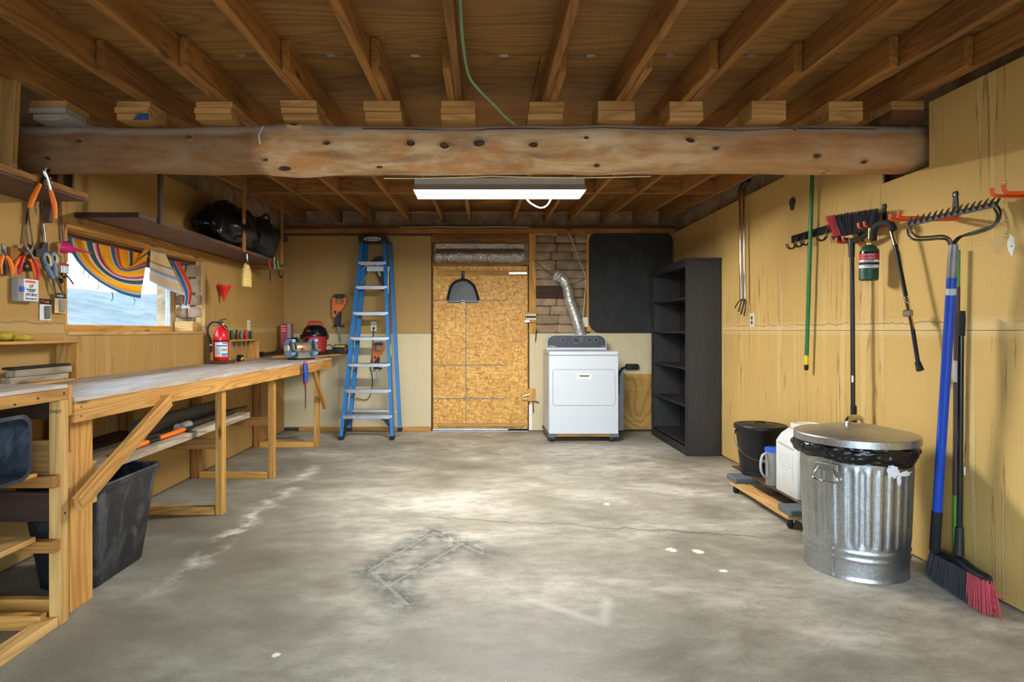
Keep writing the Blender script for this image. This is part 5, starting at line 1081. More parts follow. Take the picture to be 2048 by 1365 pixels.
# axle runs along local Y; the guard nearer the camera is at -Y
MB().box(G(0, 0, .009), (.15, .22, .016), GM, .004).obj('foot_plate', 'black_metal', gr, 30)
skin([[G(x, y, z) for x, y in rrect(w_, d_, .02, 3)] for z, w_, d_ in ((.017, .13, .17), (.05, .10, .14), (.075, .11, .15))], True, True).obj('pedestal', 'olive_grey', gr, 40)
MB().lathe([(0, -.085), (.05, -.085), (.058, -.075), (.058, .075), (.05, .085), (0, .085)], G(0, 0, .115), GM @ EY, 24).obj('motor', 'copper_tan', gr, 40)
MB().b2(G(.056, -.02, .105) - V(.006, .025, .012), G(.056, -.02, .105) + V(.006, .025, .012)).obj('switch', 'red_dark', gr, 30)
for s in (-1, 1):
    c = G(0, s * .125, .115); ax = GM @ V(0, 1, 0)
    MB().lathe([(.0, -.024), (.082, -.024), (.088, -.018), (.088, .018), (.082, .024), (0, .024)], c, ax, 28, 0, 60, 330).obj('wheel_guard', 'grinder_blue', gr, 40)
    MB().lathe([(0, -.012), (.07, -.012), (.07, .012), (0, .012)], c, ax, 24).obj('wheel', 'grey_cast', gr, 40)
    MB().lathe([(0, -.034), (.026, -.032), (.03, -.024), (0, -.02)], c, ax * (1 if s < 0 else -1), 18).obj('hub_cover', 'white_plastic' if s < 0 else 'blue_grey', gr, 40)
    MB().box(G(.085, s * .125, .095), (.05, .05, .012), GM, .002).obj('tool_rest', 'grey_cast', gr, 30)
    MB().box(G(.055, s * .125, .188), (.03, .035, .03), GM, .003).obj('spark_arrestor', 'grinder_blue', gr, 30)
MB().tube([G(-.02, -.165, .115), G(-.02, -.17, .115)], .02, 10).obj('label', 'yellow', gr)
# drywall saw stuck on the bench apron
q = PX(606, 727, -1.625); ks = thing('jab_saw', 'jab saw with blue and red grip hanging on the bench front', 'saw', q + V(0, 0, -.4)); X = q.x + .02
MB().tube([V(X, q.y, q.z), V(X, q.y, q.z - .05), V(X + .003, q.y, q.z - .11), V(X, q.y, q.z - .17)], [.020, .026, .022, .020], 10).obj('grip', 'blue_spray', ks, 50)
MB().tube([V(X, q.y, q.z - .165), V(X, q.y, q.z - .20)], [.018, .012], 10).obj('guard', 'red_grip', ks, 50); MB().lathe([(0, .02), (.012, .016), (.015, 0)], V(X, q.y, q.z), EZ, 10).obj('end_cap', 'red_grip', ks)
MB().prism([(-.020, 0), (.020, 0), (.017, -.20), (-.008, -.22)], V(X, q.y, q.z - .195), EY, EZ, (.003, 0, 0)).obj('blade', 'steel_dark', ks, 0)

# ------------------------------------------------------------------ tools and outlet on the back wall, behind and beside the ladder
def recip(name, label, px, py, s=1.0, blade=True):
    c = BW(px, py, .0); t = thing(name, label, 'saw', c); y = BY - .012
    def Q(pts, d0, d1, nm, m_): MB().prism([(a * s, b * s) for a, b in pts], V(c.x, y - d0, c.z), EX, EZ, (0, -(d1 - d0), 0)).obj(nm, m_, t, 30)
    # handle loop as four bars around an opening
    Q([(-.075, .16), (-.05, .20), (.05, .20), (.075, .17), (.05, .155), (-.04, .15)], .0, .055, 'top_handle', 'black_plastic')
    Q([(.045, .17), (.082, .18), (.09, .10), (.05, .04), (.03, .07), (.055, .11)], .0, .055, 'rear_handle', 'orange_tool')
    Q([(-.085, .15), (-.045, .16), (-.035, .08), (.04, .07), (.05, .03), (-.01, -.02), (-.055, -.09), (-.08, -.07)], .0, .06, 'motor_body', 'orange_tool')
    Q([(-.06, -.04), (.02, -.015), (.01, -.17), (-.05, -.175)], .004, .055, 'gear_nose', 'black_plastic')
    Q([(-.065, -.175), (.05, -.175), (.05, -.195), (-.07, -.19)], .0, .065, 'shoe', 'black_metal')
    MB().b2(V(c.x - .06 * s, y - .062, c.z - .04 * s), V(c.x - .03 * s, y - .058, c.z + .0)).obj('label', 'black_plastic', t, 0)
    if blade: Q([(-.034, -.19), (-.004, -.19), (.02, -.38), (.004, -.385)], .025, .027, 'saw_blade', 'steel')
    MB().tube([V(c.x, BY, c.z + .165 * s), V(c.x, BY - .075, c.z + .165 * s)], .003, 6).obj('nail', 'steel', t)
    return t
recip('reciprocating_saw', 'orange and black cordless saw with blade hanging left of the ladder', 681, 622, 1.0)
recip('reciprocating_saw', 'orange saw hanging on the wall behind the ladder rungs', 758, 712, .82)
dg = thing('caulk_gun', 'black power tool hanging behind the top of the ladder', 'power tool', BW(760, 550)); c = BW(757, 545); y = BY - .012
for pts, m_, nm in (([(-.03, .18), (.06, .19), (.08, .14), (.0, .13), (-.06, .13)], 'black_plastic', 'top_handle'), ([(-.09, .14), (.06, .14), (.08, -.02), (.09, -.18), (.06, -.19), (.0, -.05)], 'black_plastic', 'body'), ([(.05, -.18), (.1, -.17), (.11, -.22), (.07, -.24)], 'red_dark', 'nose')): MB().prism(pts, V(c.x, y, c.z), EX, EZ, (0, -.06, 0)).obj(nm, m_, dg, 30)
MB().prism([(-.02, .07), (.0, .08), (.045, -.05), (.025, -.06)], V(c.x, y - .061, c.z), EX, EZ, (0, -.001, 0)).obj('label', 'cream_plastic', dg, 0)
ou = outlet('wall_outlet', 'white wall outlet with black cord seen through the ladder', BW(747.5, 653), EX, -EY)
MB().box(BW(747.5, 657, .02), (.026, .028, .026), None, .005).obj('plug', 'black_plastic', ou, 30)
MB().tube(smoothpath([BW(747, 659, .025), BW(746, 690, .02), BW(744, 718, .02), BW(741, 735, .03), BW(745, 760, .02), BW(742, 785, .02), BW(733, 800, .03), BW(712, 797, .03)], 6), .005, 6).obj('cord', 'black_rubber', ou)
ow = outlet('wall_outlet', 'cream outlet low beside the foil dryer duct', BW(1170, 645, .03), EX, -EY)
outlet('wall_outlet', 'cream outlet with dark sockets on the yellow wall', RW(1505, 641), EY, -EX, True, .09, .125)

# ------------------------------------------------------------------ blue stepladder leaning closed on the back wall
ld = thing('stepladder', 'blue fiberglass stepladder leaning against the back wall', 'ladder', (-1.35, 6.95, 0))
Yb, Yt, Zt = 6.93, 7.32, 2.30
def LP(px_b, px_t, z, dy=0.0):
    Y = Yb + (Yt - Yb) * z / Zt; xb = (px_b - CX) * Yb / F; xt = (px_t - CX) * Yt / F
    return V(xb + (xt - xb) * z / Zt, Y + dy, z)
def rail(nm, pb, pt, dy, w_, dpt, m_, z0=.03, z1=2.285):
    a, b = LP(pb, pt, z0, dy), LP(pb, pt, z1, dy); x = (b - a).normalized()
    mb = MB()
    for off, ww, hh in ((-w_ / 2 + .003, .006, dpt),): pass
    # channel section: web plus two flanges
    sd = EX * (1 if pb < 735 else -1)
    mb.bar(a, b, dpt, .006, EX); mb.bar(a + sd * .018 + V(0, -dpt / 2 + .003, 0), b + sd * .018 + V(0, -dpt / 2 + .003, 0), .006, .036, EX); mb.bar(a + sd * .018 + V(0, dpt / 2 - .003, 0), b + sd * .018 + V(0, dpt / 2 - .003, 0), .006, .036, EX)
    return mb.obj(nm, m_, ld, 30)
rail('front_rail', 680, 722, 0, .03, .08, 'ladder_blue'); rail('front_rail', 788, 772, 0, .03, .08, 'ladder_blue')
rail('rear_rail', 690, 727, .12, .03, .06, 'ladder_blue', .10); rail('rear_rail', 801, 780, .12, .03, .06, 'ladder_blue', .10)
for i, py in enumerate((524, 572, 624, 674, 727, 779, 831)):
    # solve the height of each step on the leaning plane
    z = 1.2
    for _ in range(20): z = EYE - (py - CY) * (Yb + (Yt - Yb) * z / Zt - .03) / F
    a = LP(680, 722, z) + V(.006, 0, 0); b = LP(788, 772, z) - V(.006, 0, 0)
    st = MB().b2((a.x, a.y - .045, z - .004), (b.x, a.y + .045, z)).b2((a.x, a.y - .045, z - .04), (b.x, a.y - .041, z)).b2((a.x, a.y + .041, z - .03), (b.x, a.y + .045, z)); st.obj('step', 'aluminium', ld, 0)
    for e, s in ((a, 1), (b, -1)): MB().lathe([(0, .003), (.006, .002), (.007, 0)], V(e.x + s * .002, e.y - .041, z - .012), -EY, 8).obj('rivet', 'chrome', ld)
    if i in (0, 4, 5):
        for e, s in ((a, 1), (b, -1)): MB().bar(V(e.x + s * .0, e.y - .02, z - .13), V(e.x + s * .10, e.y - .02, z - .03), .003, .016, EY).obj('step_brace', 'aluminium', ld, 0)
    if i == 6:
        for e, s in ((a, 1), (b, -1)): MB().prism([(0, -.03), (.16, -.03), (.10, -.06), (.045, -.13), (.03, -.22), (0, -.24)], V(e.x - s * 0, e.y - .02, z), EX * s, EZ, (0, .03, 0)).obj('corner_brace', 'black_plastic', ld, 30)
z = .30; a, b = LP(690, 727, z, .12), LP(801, 780, z, .12); MB().b2((a.x, a.y - .02, z - .012), (b.x, a.y + .02, z + .012)).obj('rear_brace', 'aluminium', ld, 0)
z = 1.96; a, b = LP(690, 727, z, .12), LP(801, 780, z, .12); MB().b2((a.x + .05, a.y - .02, z - .03), (b.x - .03, a.y + .02, z + .03)).obj('rear_brace', 'aluminium', ld, 0)
MB().bar(LP(690, 727, 1.78, .09), LP(690, 727, 1.92, .09) + V(.09, 0, 0), .004, .02, EY).obj('step_brace', 'aluminium', ld, 0)
a, b = LP(680, 722, Zt), LP(788, 772, Zt); MB().b2((a.x - .015, a.y - .07, Zt - .045), (b.x + .015, a.y + .10, Zt + .035), .006).obj('top_cap', 'black_plastic', ld, 30)
lc = V((a.x + b.x) / 2, a.y - .0712, Zt - .002)
MB().prism([(.10 * math.cos(t_), .024 * math.sin(t_)) for t_ in [i * math.pi / 12 for i in range(24)]], lc, EX, EZ, (0, .001, 0)).obj('logo_oval', 'label_white', ld, 0)
MB().prism([(.086 * math.cos(t_), .017 * math.sin(t_)) for t_ in [i * math.pi / 12 for i in range(24)]], lc - V(0, .0006, 0), EX, EZ, (0, .001, 0)).obj('logo_oval', 'black_plastic', ld, 0)
text('logo_text', 'WERNER', .030, lc - V(0, .0012, 0), EX, EZ, 'label_white', ld, .0004, 'CENTER', .0004)
for pb, pt, dy, dp_ in ((680, 722, 0, .085), (788, 772, 0, .085), (690, 727, .12, .065), (801, 780, .12, .065)):
    z0 = 0 if dy == 0 else .07; q = LP(pb, pt, z0, dy); s = 1 if pb < 735 else -1; MB().b2((q.x - .006 if s > 0 else q.x - .044, q.y - dp_ / 2 - .004, z0), (q.x + .044 if s > 0 else q.x + .006, q.y + dp_ / 2 + .004, z0 + .045), .005).obj('foot', 'black_rubber', ld, 30)
for zz, h, m_ in ((1.75, .42, 'label_white'), (1.0, .13, 'lime')): q = LP(788, 772, zz); MB().b2((q.x + .004, q.y - .03, zz - h / 2), (q.x + .0095, q.y + .02, zz + h / 2)).obj('warning_label', m_, ld, 0)

# ------------------------------------------------------------------ dustpan on the door
du = thing('dustpan', 'dark grey plastic dustpan hanging on the wooden door', 'dustpan', BW(926, 608)); y = BY - .02; o = BW(926, 606, .02)
sx = BY / F
def dpoly(pts): return [((a - 926) * sx, (606 - b) * sx) for a, b in pts]
MB().prism(dpoly([(896, 606), (957, 606), (956, 596), (949, 575), (943, 567), (934, 561), (928, 558), (928, 543), (923, 543), (923, 558), (916, 562), (906, 568), (901, 577), (897, 596)]), o, EX, EZ, (0, .012, 0)).obj('pan', 'black_plastic', du, 30)
rim = [BW(a, b, .045) for a, b in ((896, 600), (897, 592), (901, 577), (906, 568), (916, 562), (926, 560), (934, 561), (943, 567), (949, 575), (955, 592), (957, 600))]
MB().tube(smoothpath(rim, 3), .017, 6).obj('pan_wall', 'black_plastic', du)
MB().bar(BW(898, 603.5, .03), BW(955, 603.5, .03), .012, .04, EY).obj('scoop_lip', 'blue_grey', du, 0); MB().b2(BW(922.5, 607, .05), BW(930, 601, .048)).obj('sticker', 'cream_plastic', du, 0)
MB().tube([BW(926, 560, .03), BW(926, 550, .035), BW(926, 543, .03)], [.022, .016, .02], 10).obj('handle', 'black_plastic', du); MB().tube([BW(926, 546, .0), BW(926, 546, .07)], .003, 6).obj('nail', 'steel', du)

# ------------------------------------------------------------------ black rubber mat on the back wall, duct, cables
q0, q1 = BW(1178, 666), BW(1347, 463)
one('bed_mat', MB().prism(rrect(q1.x - q0.x - .01, q1.z - q0.z, .14, 8), ((q0.x + q1.x) / 2 - .01, BY - .008, (q0.z + q1.z) / 2), EX, EZ, (0, -.018, 0)), 'mat_black', 'large black rubber mat with rounded corners pinned to the back wall', 'mat', smooth=30)
du2 = thing('dryer_duct', 'crinkled silver foil dryer duct rising to the adobe wall', 'duct', BW(1160, 672, .1))
dpath = smoothpath([BW(1113, 552, -.06), BW(1118, 553, .10), BW(1127, 560, .14), BW(1134, 572, .12), BW(1137, 590, .10), BW(1140, 604, .10), BW(1146, 620, .11), BW(1152, 638, .11), BW(1157, 655, .11), BW(1161, 672, .10), BW(1162, 690, .10)], 14)
mb = MB(); rs = [.062 + .0065 * (1 if (i // 2) % 2 else -1) + .003 * noise.noise(V(i * .7, 0, 0)) for i in range(len(dpath))]; mb.tube(dpath, rs, 20); mb.obj('foil_sleeve', 'foil', du2, 25)

one('green_wire', MB().tube(smoothpath([BW(1066, 519, .02), BW(1090, 540, .03), BW(1115, 556, .10), BW(1135, 568, .19), BW(1150, 567, .12), BW(1172, 557, .03)], 6), .005, 6), 'wire_green', 'dark green wire slung across to hold up the foil duct', 'wire')
one('cream_cable', MB().tube(smoothpath([BW(1137, 468, .02), BW(1144, 480, .03), BW(1158, 520, .03), BW(1171, 556, .03), BW(1170, 590, .02), BW(1167, 625, .02), BW(1165, 640, .03)], 6), .006, 6), 'wire_cream', 'cream electric cable running down beside the foil duct', 'cable')
one('drop_wire', MB().tube(smoothpath([(x, BY - .05, bZ(456) + .004 * math.sin(x * 9)) for x in [-1 + .12 * i for i in range(14)]], 3), .004, 5), 'wire_cream', 'thin pale cable lying along the back wall top plate', 'cable')

# ------------------------------------------------------------------ dryer on its dolly
dx0, dx1, dy0, dy1, dz0, dz1 = .715, 1.473, 6.75, 7.42, .088, .995
dd = thing('furniture_dolly', 'low wooden dolly with black casters carrying the white dryer', 'dolly', (1.09, 7.05, 0))
for y in (dy0 + .03, dy1 - .12): bx('cross_rail', (dx0 + .06, y, .058), (dx1 - .06, y + .09, .085), 'lumber', dd)
for x in (dx0 - .012, dx1 - .08): bx('side_rail', (x, dy0 + .01, .055), (x + .09, dy1 - .01, .087), 'carpet_grey', dd)
for x in (dx0 + .035, dx1 - .075):
    for y in (dy0 + .04, dy1 - .07):
        c = MB().lathe([(0, -.012), (.022, -.012), (.0255, -.008), (.0255, .008), (.022, .012), (0, .012)], (x, y, .0256), V(.96, -.28, 0), 18).obj('caster', 'black_rubber', dd, 40)
        MB().bar((x - .017, y, .024), (x - .012, y, .055), .022, .003, EX).bar((x + .017, y, .024), (x + .012, y, .055), .022, .003, EX).b2((x - .02, y - .02, .051), (x + .02, y + .02, .055)).obj('fork', 'steel', c, 30)
ry = thing('clothes_dryer', 'white front-loading clothes dryer with dark control panel', 'dryer', (1.09, 7.08, dz0))
MB().b2((dx0, dy0 + .012, dz0), (dx1, dy1, dz1 - .045), .008).obj('cabinet', 'white_enamel', ry, 30)
MB().b2((dx0, dy0, dz0 + .004), (dx1, dy0 + .014, dz1 - .047), .005).obj('front_panel', 'white_enamel', ry, 30)
MB().b2((dx0, dy0, dz1 - .043), (dx1, dy1, dz1), .007).obj('top_panel', 'white_enamel', ry, 30)
def fz(py): return EYE - (py - CY) * dy0 / F
def fxx(px): return (px - CX) * dy0 / F
cxd, czd = (fxx(1106) + fxx(1230)) / 2, (fz(740) + fz(811)) / 2; Wd, Hd = fxx(1230) - fxx(1106), fz(740) - fz(811)
MB().prism(rrect(Wd + .008, Hd + .008, .028, 5), (cxd, dy0 - .0008, czd), EX, EZ, (0, .003, 0)).obj('door_gap', 'seam_grey', ry, 0)
do_ = MB().prism(rrect(Wd, Hd, .025, 5), (cxd, dy0 - .006, czd), EX, EZ, (0, .006, 0)).obj('door', 'white_enamel', ry, 30)
hq = (fxx(1168.5), fz(753)); MB().prism(rrect(.15, .06, .006, 3), (hq[0], dy0 - .011, hq[1]), EX, EZ, (0, .005, 0)).obj('handle_plate', 'white_plastic', do_, 30)
MB().prism([(-.062, .012), (.062, .012), (.045, -.006), (-.045, -.006)], (hq[0], dy0 - .0118, hq[1]), EX, EZ, (0, .001, 0)).obj('handle_recess', 'seam_grey', do_, 0)
# control console at the back
cyy = 7.30
def cX(px): return (px - CX) * cyy / F
def cZ(py): return EYE - (py - CY) * cyy / F
def arch(x0, x1, z0, z1, r):
    o = [(x0, z0), (x1, z0)]
    o += [(x1 - r + r * math.cos(R(a)), z1 - r * .75 + r * .75 * math.sin(R(a))) for a in range(10, 91, 16)] + [(x0 + r + r * math.cos(R(a)), z1 - r * .75 + r * .75 * math.sin(R(a))) for a in range(90, 171, 16)]
    return o
x0, x1, z0, z1 = cX(1093), cX(1213), dz1 + .001, cZ(673) + .015
co = MB().prism(arch(x0, x1, z0, z1, .11), (0, cyy, 0), EX, EZ, (0, .10, 0)).obj('console', 'white_enamel', ry, 40)
MB().prism(arch(x0 + .010, x1 - .010, z0 + .026, z1 - .006, .10), (0, cyy - .003, 0), EX, EZ, (0, .003, 0)).obj('control_panel', 'console_grey', co, 30)
for px, r in ((1126, .022), (1151, .030), (1178, .022), (1191.5, .022)):
    c = V(cX(px), cyy - .004, cZ(680.5) + .006)
    kb = MB().lathe([(r * 1.05, 0), (r * 1.05, .003), (r * .9, .003)], c, -EY, 24).obj('knob_ring', 'grey_cast', co); MB().lathe([(r * .9, 0), (r * .88, .016), (r * .75, .02), (0, .02)], c, -EY, 24).b2(c + V(-.003, -.024, -r * .7), c + V(.003, -.018, r * .7)).obj('knob', 'knob_dark', co, 40)
    for k in range(7): a = R(-150 + k * 50); MB().box(c + V(math.sin(a) * r * 1.45, -.0005, math.cos(a) * r * 1.35), (.010, .001, .003)).obj('marking', 'grey_pvc', co, 0)
for px, py in ((1160, 677.5), (1161, 680.5), (1160, 684)): MB().box((cX(px) + .018, cyy - .004, cZ(py) + .006), (.034, .001, .007)).obj('marking', 'green_bright' if py < 683 else 'blue_grey', co, 0)
MB().box((cX(1151), cyy - .004, cZ(688) + .005), (.04, .001, .009)).obj('marking', 'label_blue', co, 0)
text('brand_text', 'Whirlpool', .021, (cX(1096.5) , cyy - .0035, z0 + .040), EX, EZ, 'label_white', co, .0005, 'LEFT', .0003); scribble('model_print', V(cX(1206), cyy - .0035, z0 + .040), EX, EZ, .04, .007, 6, 'label_white', co, 3)
pg = thing('dryer_plug', 'black dryer plug and cord in the wall beside the dryer', 'plug', BW(1264, 734)); MB().box(BW(1264, 734, .025), (.16, .05, .07), None, .012).obj('plug_body', 'black_plastic', pg, 40); MB().box(BW(1270, 734, .055), (.09, .02, .05), None, .006).obj('plug_face', 'black_rubber', pg, 40)
MB().tube(smoothpath([BW(1252, 735, .03), BW(1246, 737, .05), BW(1240, 744, .09), BW(1237, 758, .10), BW(1236, 790, .08)], 6), .012, 10).obj('cord', 'black_rubber', pg)
one('conduit_strip', MB().b2(BW(1239, 860, .02), BW(1246, 744, .0)), 'grey_pvc', 'grey plastic conduit strip on the wall right of the dryer', 'conduit')

# ------------------------------------------------------------------ black bookcase, back to the yellow wall
kx0, kx1, ky0, ky1, kz = 1.985, RX - .012, 6.01, 7.27, 1.925
bk = thing('bookcase', 'empty dusty black wooden bookcase against the yellow wall', 'bookcase', (2.15, 6.64, 0))
bx('side_panel', (kx0, ky0, 0), (kx1, ky0 + .022, kz - .02), 'shelf_black', bk); bx('side_panel', (kx0, ky1 - .022, 0), (kx1, ky1, kz - .02), 'shelf_black', bk)
bx('top_board', (kx0 - .012, ky0 - .012, kz - .019), (kx1 + .004, ky1 + .012, kz + .006), 'shelf_black', bk); MB().b2((kx1 - .008, ky0 + .023, .02), (kx1, ky1 - .023, kz - .02)).obj('back_panel', 'shelf_black', bk, 0)
for z in (1.555, 1.215, .855, .485, .105): bx('shelf_board', (kx0 + .012, ky0 + .023, z - .022), (kx1 - .009, ky1 - .023, z), 'shelf_black', bk)
bx('face_stile', (kx0 - .012, ky0 - .002, 0), (kx0, ky0 + .045, kz - .02), 'shelf_black', bk); bx('face_stile', (kx0 - .012, ky1 - .045, 0), (kx0, ky1 + .002, kz - .02), 'shelf_black', bk)
bx('face_rail', (kx0 - .011, ky0 + .046, kz - .075), (kx0, ky1 - .046, kz - .02), 'shelf_black', bk); bx('toe_board', (kx0 - .011, ky0 + .046, .0), (kx0, ky1 - .046, .083), 'shelf_black', bk)

# ------------------------------------------------------------------ galvanized trash can
tcx, tcy = 1.926, 3.206
tc = thing('trash_can', 'ribbed galvanized steel trash can with lid and black liner', 'trash can', (tcx, tcy, 0)); o = V(tcx, tcy, 0)
def can(u, v):
    z = .635 * v; a = 2 * math.pi * u; r = .234 + .022 * v
    k = min(1, max(0, (z - .155) / .03)) * min(1, max(0, (.56 - z) / .03)); c = math.cos(a * 30)
    r += .0028 * k * max(-1, min(1, c * 1.8))
    for zb in (.10, .135): r += .005 * math.exp(-((z - zb) / .006) ** 2)
    r += .005 * math.exp(-((z - .002) / .008) ** 2) + .004 * math.exp(-((z - .60) / .008) ** 2)
    return o + V(math.cos(a) * r, math.sin(a) * r, z + .001)
MB().grid(can, 288, 90).obj('can_wall', 'galvanized', tc, 80)
MB().lathe([(0, .012), (.228, .012), (.234, .002)], o, EZ, 48).obj('can_bottom', 'galvanized', tc)
dirc = (V(0, 0, 0) - V(tcx, tcy, 0)).normalized(); a_seam = math.atan2(dirc.y, dirc.x) - .42
sm = V(math.cos(a_seam), math.sin(a_seam), 0); tg = V(-sm.y, sm.x, 0)
MB().bar(o + sm * .238 + EZ * .004, o + sm * .2585 + EZ * .63, .012, .004, sm).obj('side_seam', 'galvanized', tc, 0)
def sling(u, v):
    a = 2 * math.pi * u; zz = .672 - (.092 + .03 * noise.noise(V(math.cos(a) * 1.6, math.sin(a) * 1.6, 3))) * v
    wob = .008 * noise.noise(V(math.cos(a) * 6, math.sin(a) * 6, v * 5)) + .006 * noise.noise(V(math.cos(a) * 16, math.sin(a) * 16, v * 9)); r = .262 + .016 * math.sin(math.pi * min(1, v * 1.05)) + wob + .002
    lf = max(0, math.cos(a - (a_seam - 1.1))) ** 6; return o + V(math.cos(a) * (r + .016 * lf * math.sin(math.pi * v)), math.sin(a) * (r + .016 * lf * math.sin(math.pi * v)), zz)
MB().grid(sling, 200, 18).obj('bag_liner', 'bag_black', tc, 80)
lid = MB().lathe([(.283, .656), (.286, .656), (.286, .690), (.283, .694), (.272, .697), (.262, .694), (.255, .697), (.16, .722), (.08, .735), (0, .738)], o, EZ, 72).obj('lid', 'galvanized', tc, 35)
MB().tube(smoothpath([o + V(-.05, -.02, .733), o + V(-.05, -.02, .752), o + V(-.03, -.012, .768), o + V(.03, .012, .768), o + V(.05, .02, .752), o + V(.05, .02, .733)], 4), .007, 8, flat=2.2).obj('lid_handle', 'chrome', lid)
ha = a_seam - .06; hn = V(math.cos(ha), math.sin(ha), 0); ht = V(-hn.y, hn.x, 0); hb = o + hn * .262 + EZ * .545
MB().bar(hb - ht * .055, hb + ht * .055, .012, .034, EZ, .002).obj('handle_bracket', 'galvanized', tc, 0)
MB().tube(smoothpath([hb - ht * .04 + hn * .006, hb - ht * .05 + hn * .014 - EZ * .03, hb - ht * .062 + hn * .016 - EZ * .055, hb - ht * .05 + hn * .016 - EZ * .068, hb + hn * .016 - EZ * .072, hb + ht * .05 + hn * .016 - EZ * .068, hb + ht * .062 + hn * .016 - EZ * .055, hb + ht * .05 + hn * .014 - EZ * .03, hb + ht * .04 + hn * .006], 4), .0045, 8).obj('bail', 'chrome', tc)
# torn remains of a paper label
a_l = a_seam + 1.05
def torn(c_u, c_z, w_, h_, sd):
    mb = MB(); n = 26; pts = []
    for i in range(n): t_ = 2 * math.pi * i / n; k = 1 + .55 * noise.noise(V(math.cos(t_) * 2.2 + sd, math.sin(t_) * 2.2, 0)); pts.append((w_ * math.cos(t_) * k, h_ * math.sin(t_) * k))
    vs = [o + V(math.cos(c_u + x / .26) * .2635, math.sin(c_u + x / .26) * .2635, c_z + z_) for x, z_ in [(0, 0)] + pts]; mb.add(vs, [(0, 1 + i, 1 + (i + 1) % n) for i in range(n)]); return mb
torn(a_l, .55, .028, .035, 1).obj('label_scrap', 'label_white', tc, 0); torn(a_l + .26, .535, .045, .012, 4).obj('label_scrap', 'label_white', tc, 0); torn(a_l + .12, .51, .012, .03, 7).obj('label_scrap', 'label_white', tc, 0)

# ------------------------------------------------------------------ moving dolly with carpeted ends and its load
DX = 1.86
dl = thing('moving_dolly', 'moving dolly with grey carpeted ends behind the trash can', 'dolly', (2.07, 4.24, 0))
for y in (3.747, 4.565): MB().b2((DX, y, .089), (2.29, y + .166, .13), .006).obj('carpet_pad', 'carpet_grey', dl, 30)
bx('side_rail', (DX + .01, 3.80, .056), (DX + .1, 4.70, .088), 'lumber_pale', dl); bx('side_rail', (2.19, 3.80, .056), (2.28, 4.70, .088), 'lumber_pale', dl)
for x in (DX + .05, 2.23):
    for y in (3.83, 4.65):
        c = MB().lathe([(0, -.016), (.03, -.016), (.0355, -.011), (.0355, .011), (.03, .016), (0, .016)], (x - .01, y, .0358), V(.82, -.57, 0), 20).obj('caster', 'black_rubber', dl, 40)
        n_ = V(.82, -.57, 0).normalized(); p = V(x - .01, y, .0358)
        MB().bar(p + n_ * .019, p + n_ * .017 + V(.01, 0, .02), .026, .003, n_).bar(p - n_ * .019, p - n_ * .017 + V(.01, 0, .02), .026, .003, n_).b2((x - .026, y - .026, .0535), (x + .026, y + .026, .0565)).tube([p - n_ * .022, p + n_ * .022], .006, 8).obj('fork', 'steel', c, 30)
one('dolly_board', MB().b2((1.985, 3.62, .1305), (2.30, 4.95, .141), .003), 'board_brown', 'thin dark brown board laid across the carpeted dolly', 'board')
ZB = .1415
bu = thing('ash_bucket', 'black metal bucket with lid and wire bail on the dolly', 'bucket', (2.098, 4.69, ZB)); o = V(2.098, 4.69, ZB)
MB().lathe([(0, .001), (.138, .001), (.142, .004), (.142, .018), (.14, .02), (.176, .345), (.18, .35), (.18, .356)], o, EZ, 40).obj('pail', 'black_metal', bu, 40)
li = MB().lathe([(.176, .338), (.187, .338), (.189, .345), (.189, .362), (.184, .369), (.165, .372), (.15, .366), (.12, .366), (.10, .374), (.05, .377), (0, .377)], o, EZ, 40).obj('lid', 'black_metal', bu, 40)
MB().tube(smoothpath([o + V(-.03, 0, .376), o + V(-.025, 0, .388), o + V(.025, 0, .388), o + V(.03, 0, .376)], 4), .006, 6).obj('lid_knob', 'black_rubber', li)
for s in (-1, 1): MB().tube([o + V(s * .176, 0, .325), o + V(s * .19, 0, .325), o + V(s * .19, 0, .30)], .006, 6).obj('ear', 'black_metal', bu)
e0, e1 = o + V(-.192, 0, .31), o + V(.192, 0, .31); mid = o + V(-.03, -.20, .12)
MB().tube(bez(e0, o + V(-.25, -.06, .22), o + V(-.17, -.17, .13), mid + V(-.05, 0, .012), 12), .003, 6).obj('bail_wire', 'steel_dark', bu); MB().tube(bez(mid + V(.06, 0, -.012), o + V(.14, -.18, .10), o + V(.22, -.06, .22), e1, 12), .003, 6).obj('bail_wire', 'steel_dark', bu)
MB().tube([mid + V(-.055, 0, .014), mid + V(.065, 0, -.013)], .0125, 10).obj('bail_grip', 'handle_wood', bu)
pt_ = thing('pitcher', 'translucent measuring pitcher with blue lid on the dolly', 'pitcher', (2.03, 4.33, ZB)); o = V(2.03, 4.33, ZB)
MB().lathe([(0, .001), (.048, .001), (.05, .004), (.054, .235), (.055, .24)], o, EZ, 28).obj('jug_body', 'clear_poly', pt_, 40); MB().lathe([(0, .262), (.05, .262), (.058, .257), (.058, .235), (.052, .232)], o, EZ, 28).obj('lid', 'blue_plastic', pt_, 40)
MB().tube(smoothpath([o + V(-.05, -.01, .225), o + V(-.085, -.02, .21), o + V(-.10, -.024, .16), o + V(-.095, -.022, .10), o + V(-.07, -.016, .06), o + V(-.05, -.01, .055)], 6), .010, 8, flat=.7).obj('handle', 'grey_pvc', pt_)
jg = thing('white_jug', 'large square white plastic tub with embossed label on the dolly', 'jug', (2.145, 4.06, ZB)); o = V(2.125, 4.07, ZB)
def jr(w_, r, z): return [o + V(x, y, z) for x, y in rrect(w_, w_ * 1.18, r, 5)]
skin([jr(.262, .03, .001), jr(.272, .035, .008), jr(.272, .035, .335), jr(.266, .04, .345), jr(.262, .045, .355), jr(.24, .06, .39), jr(.20, .09, .425), jr(.165, .08, .432)], True, True).obj('tub_body', 'jug_white', jg, 40)
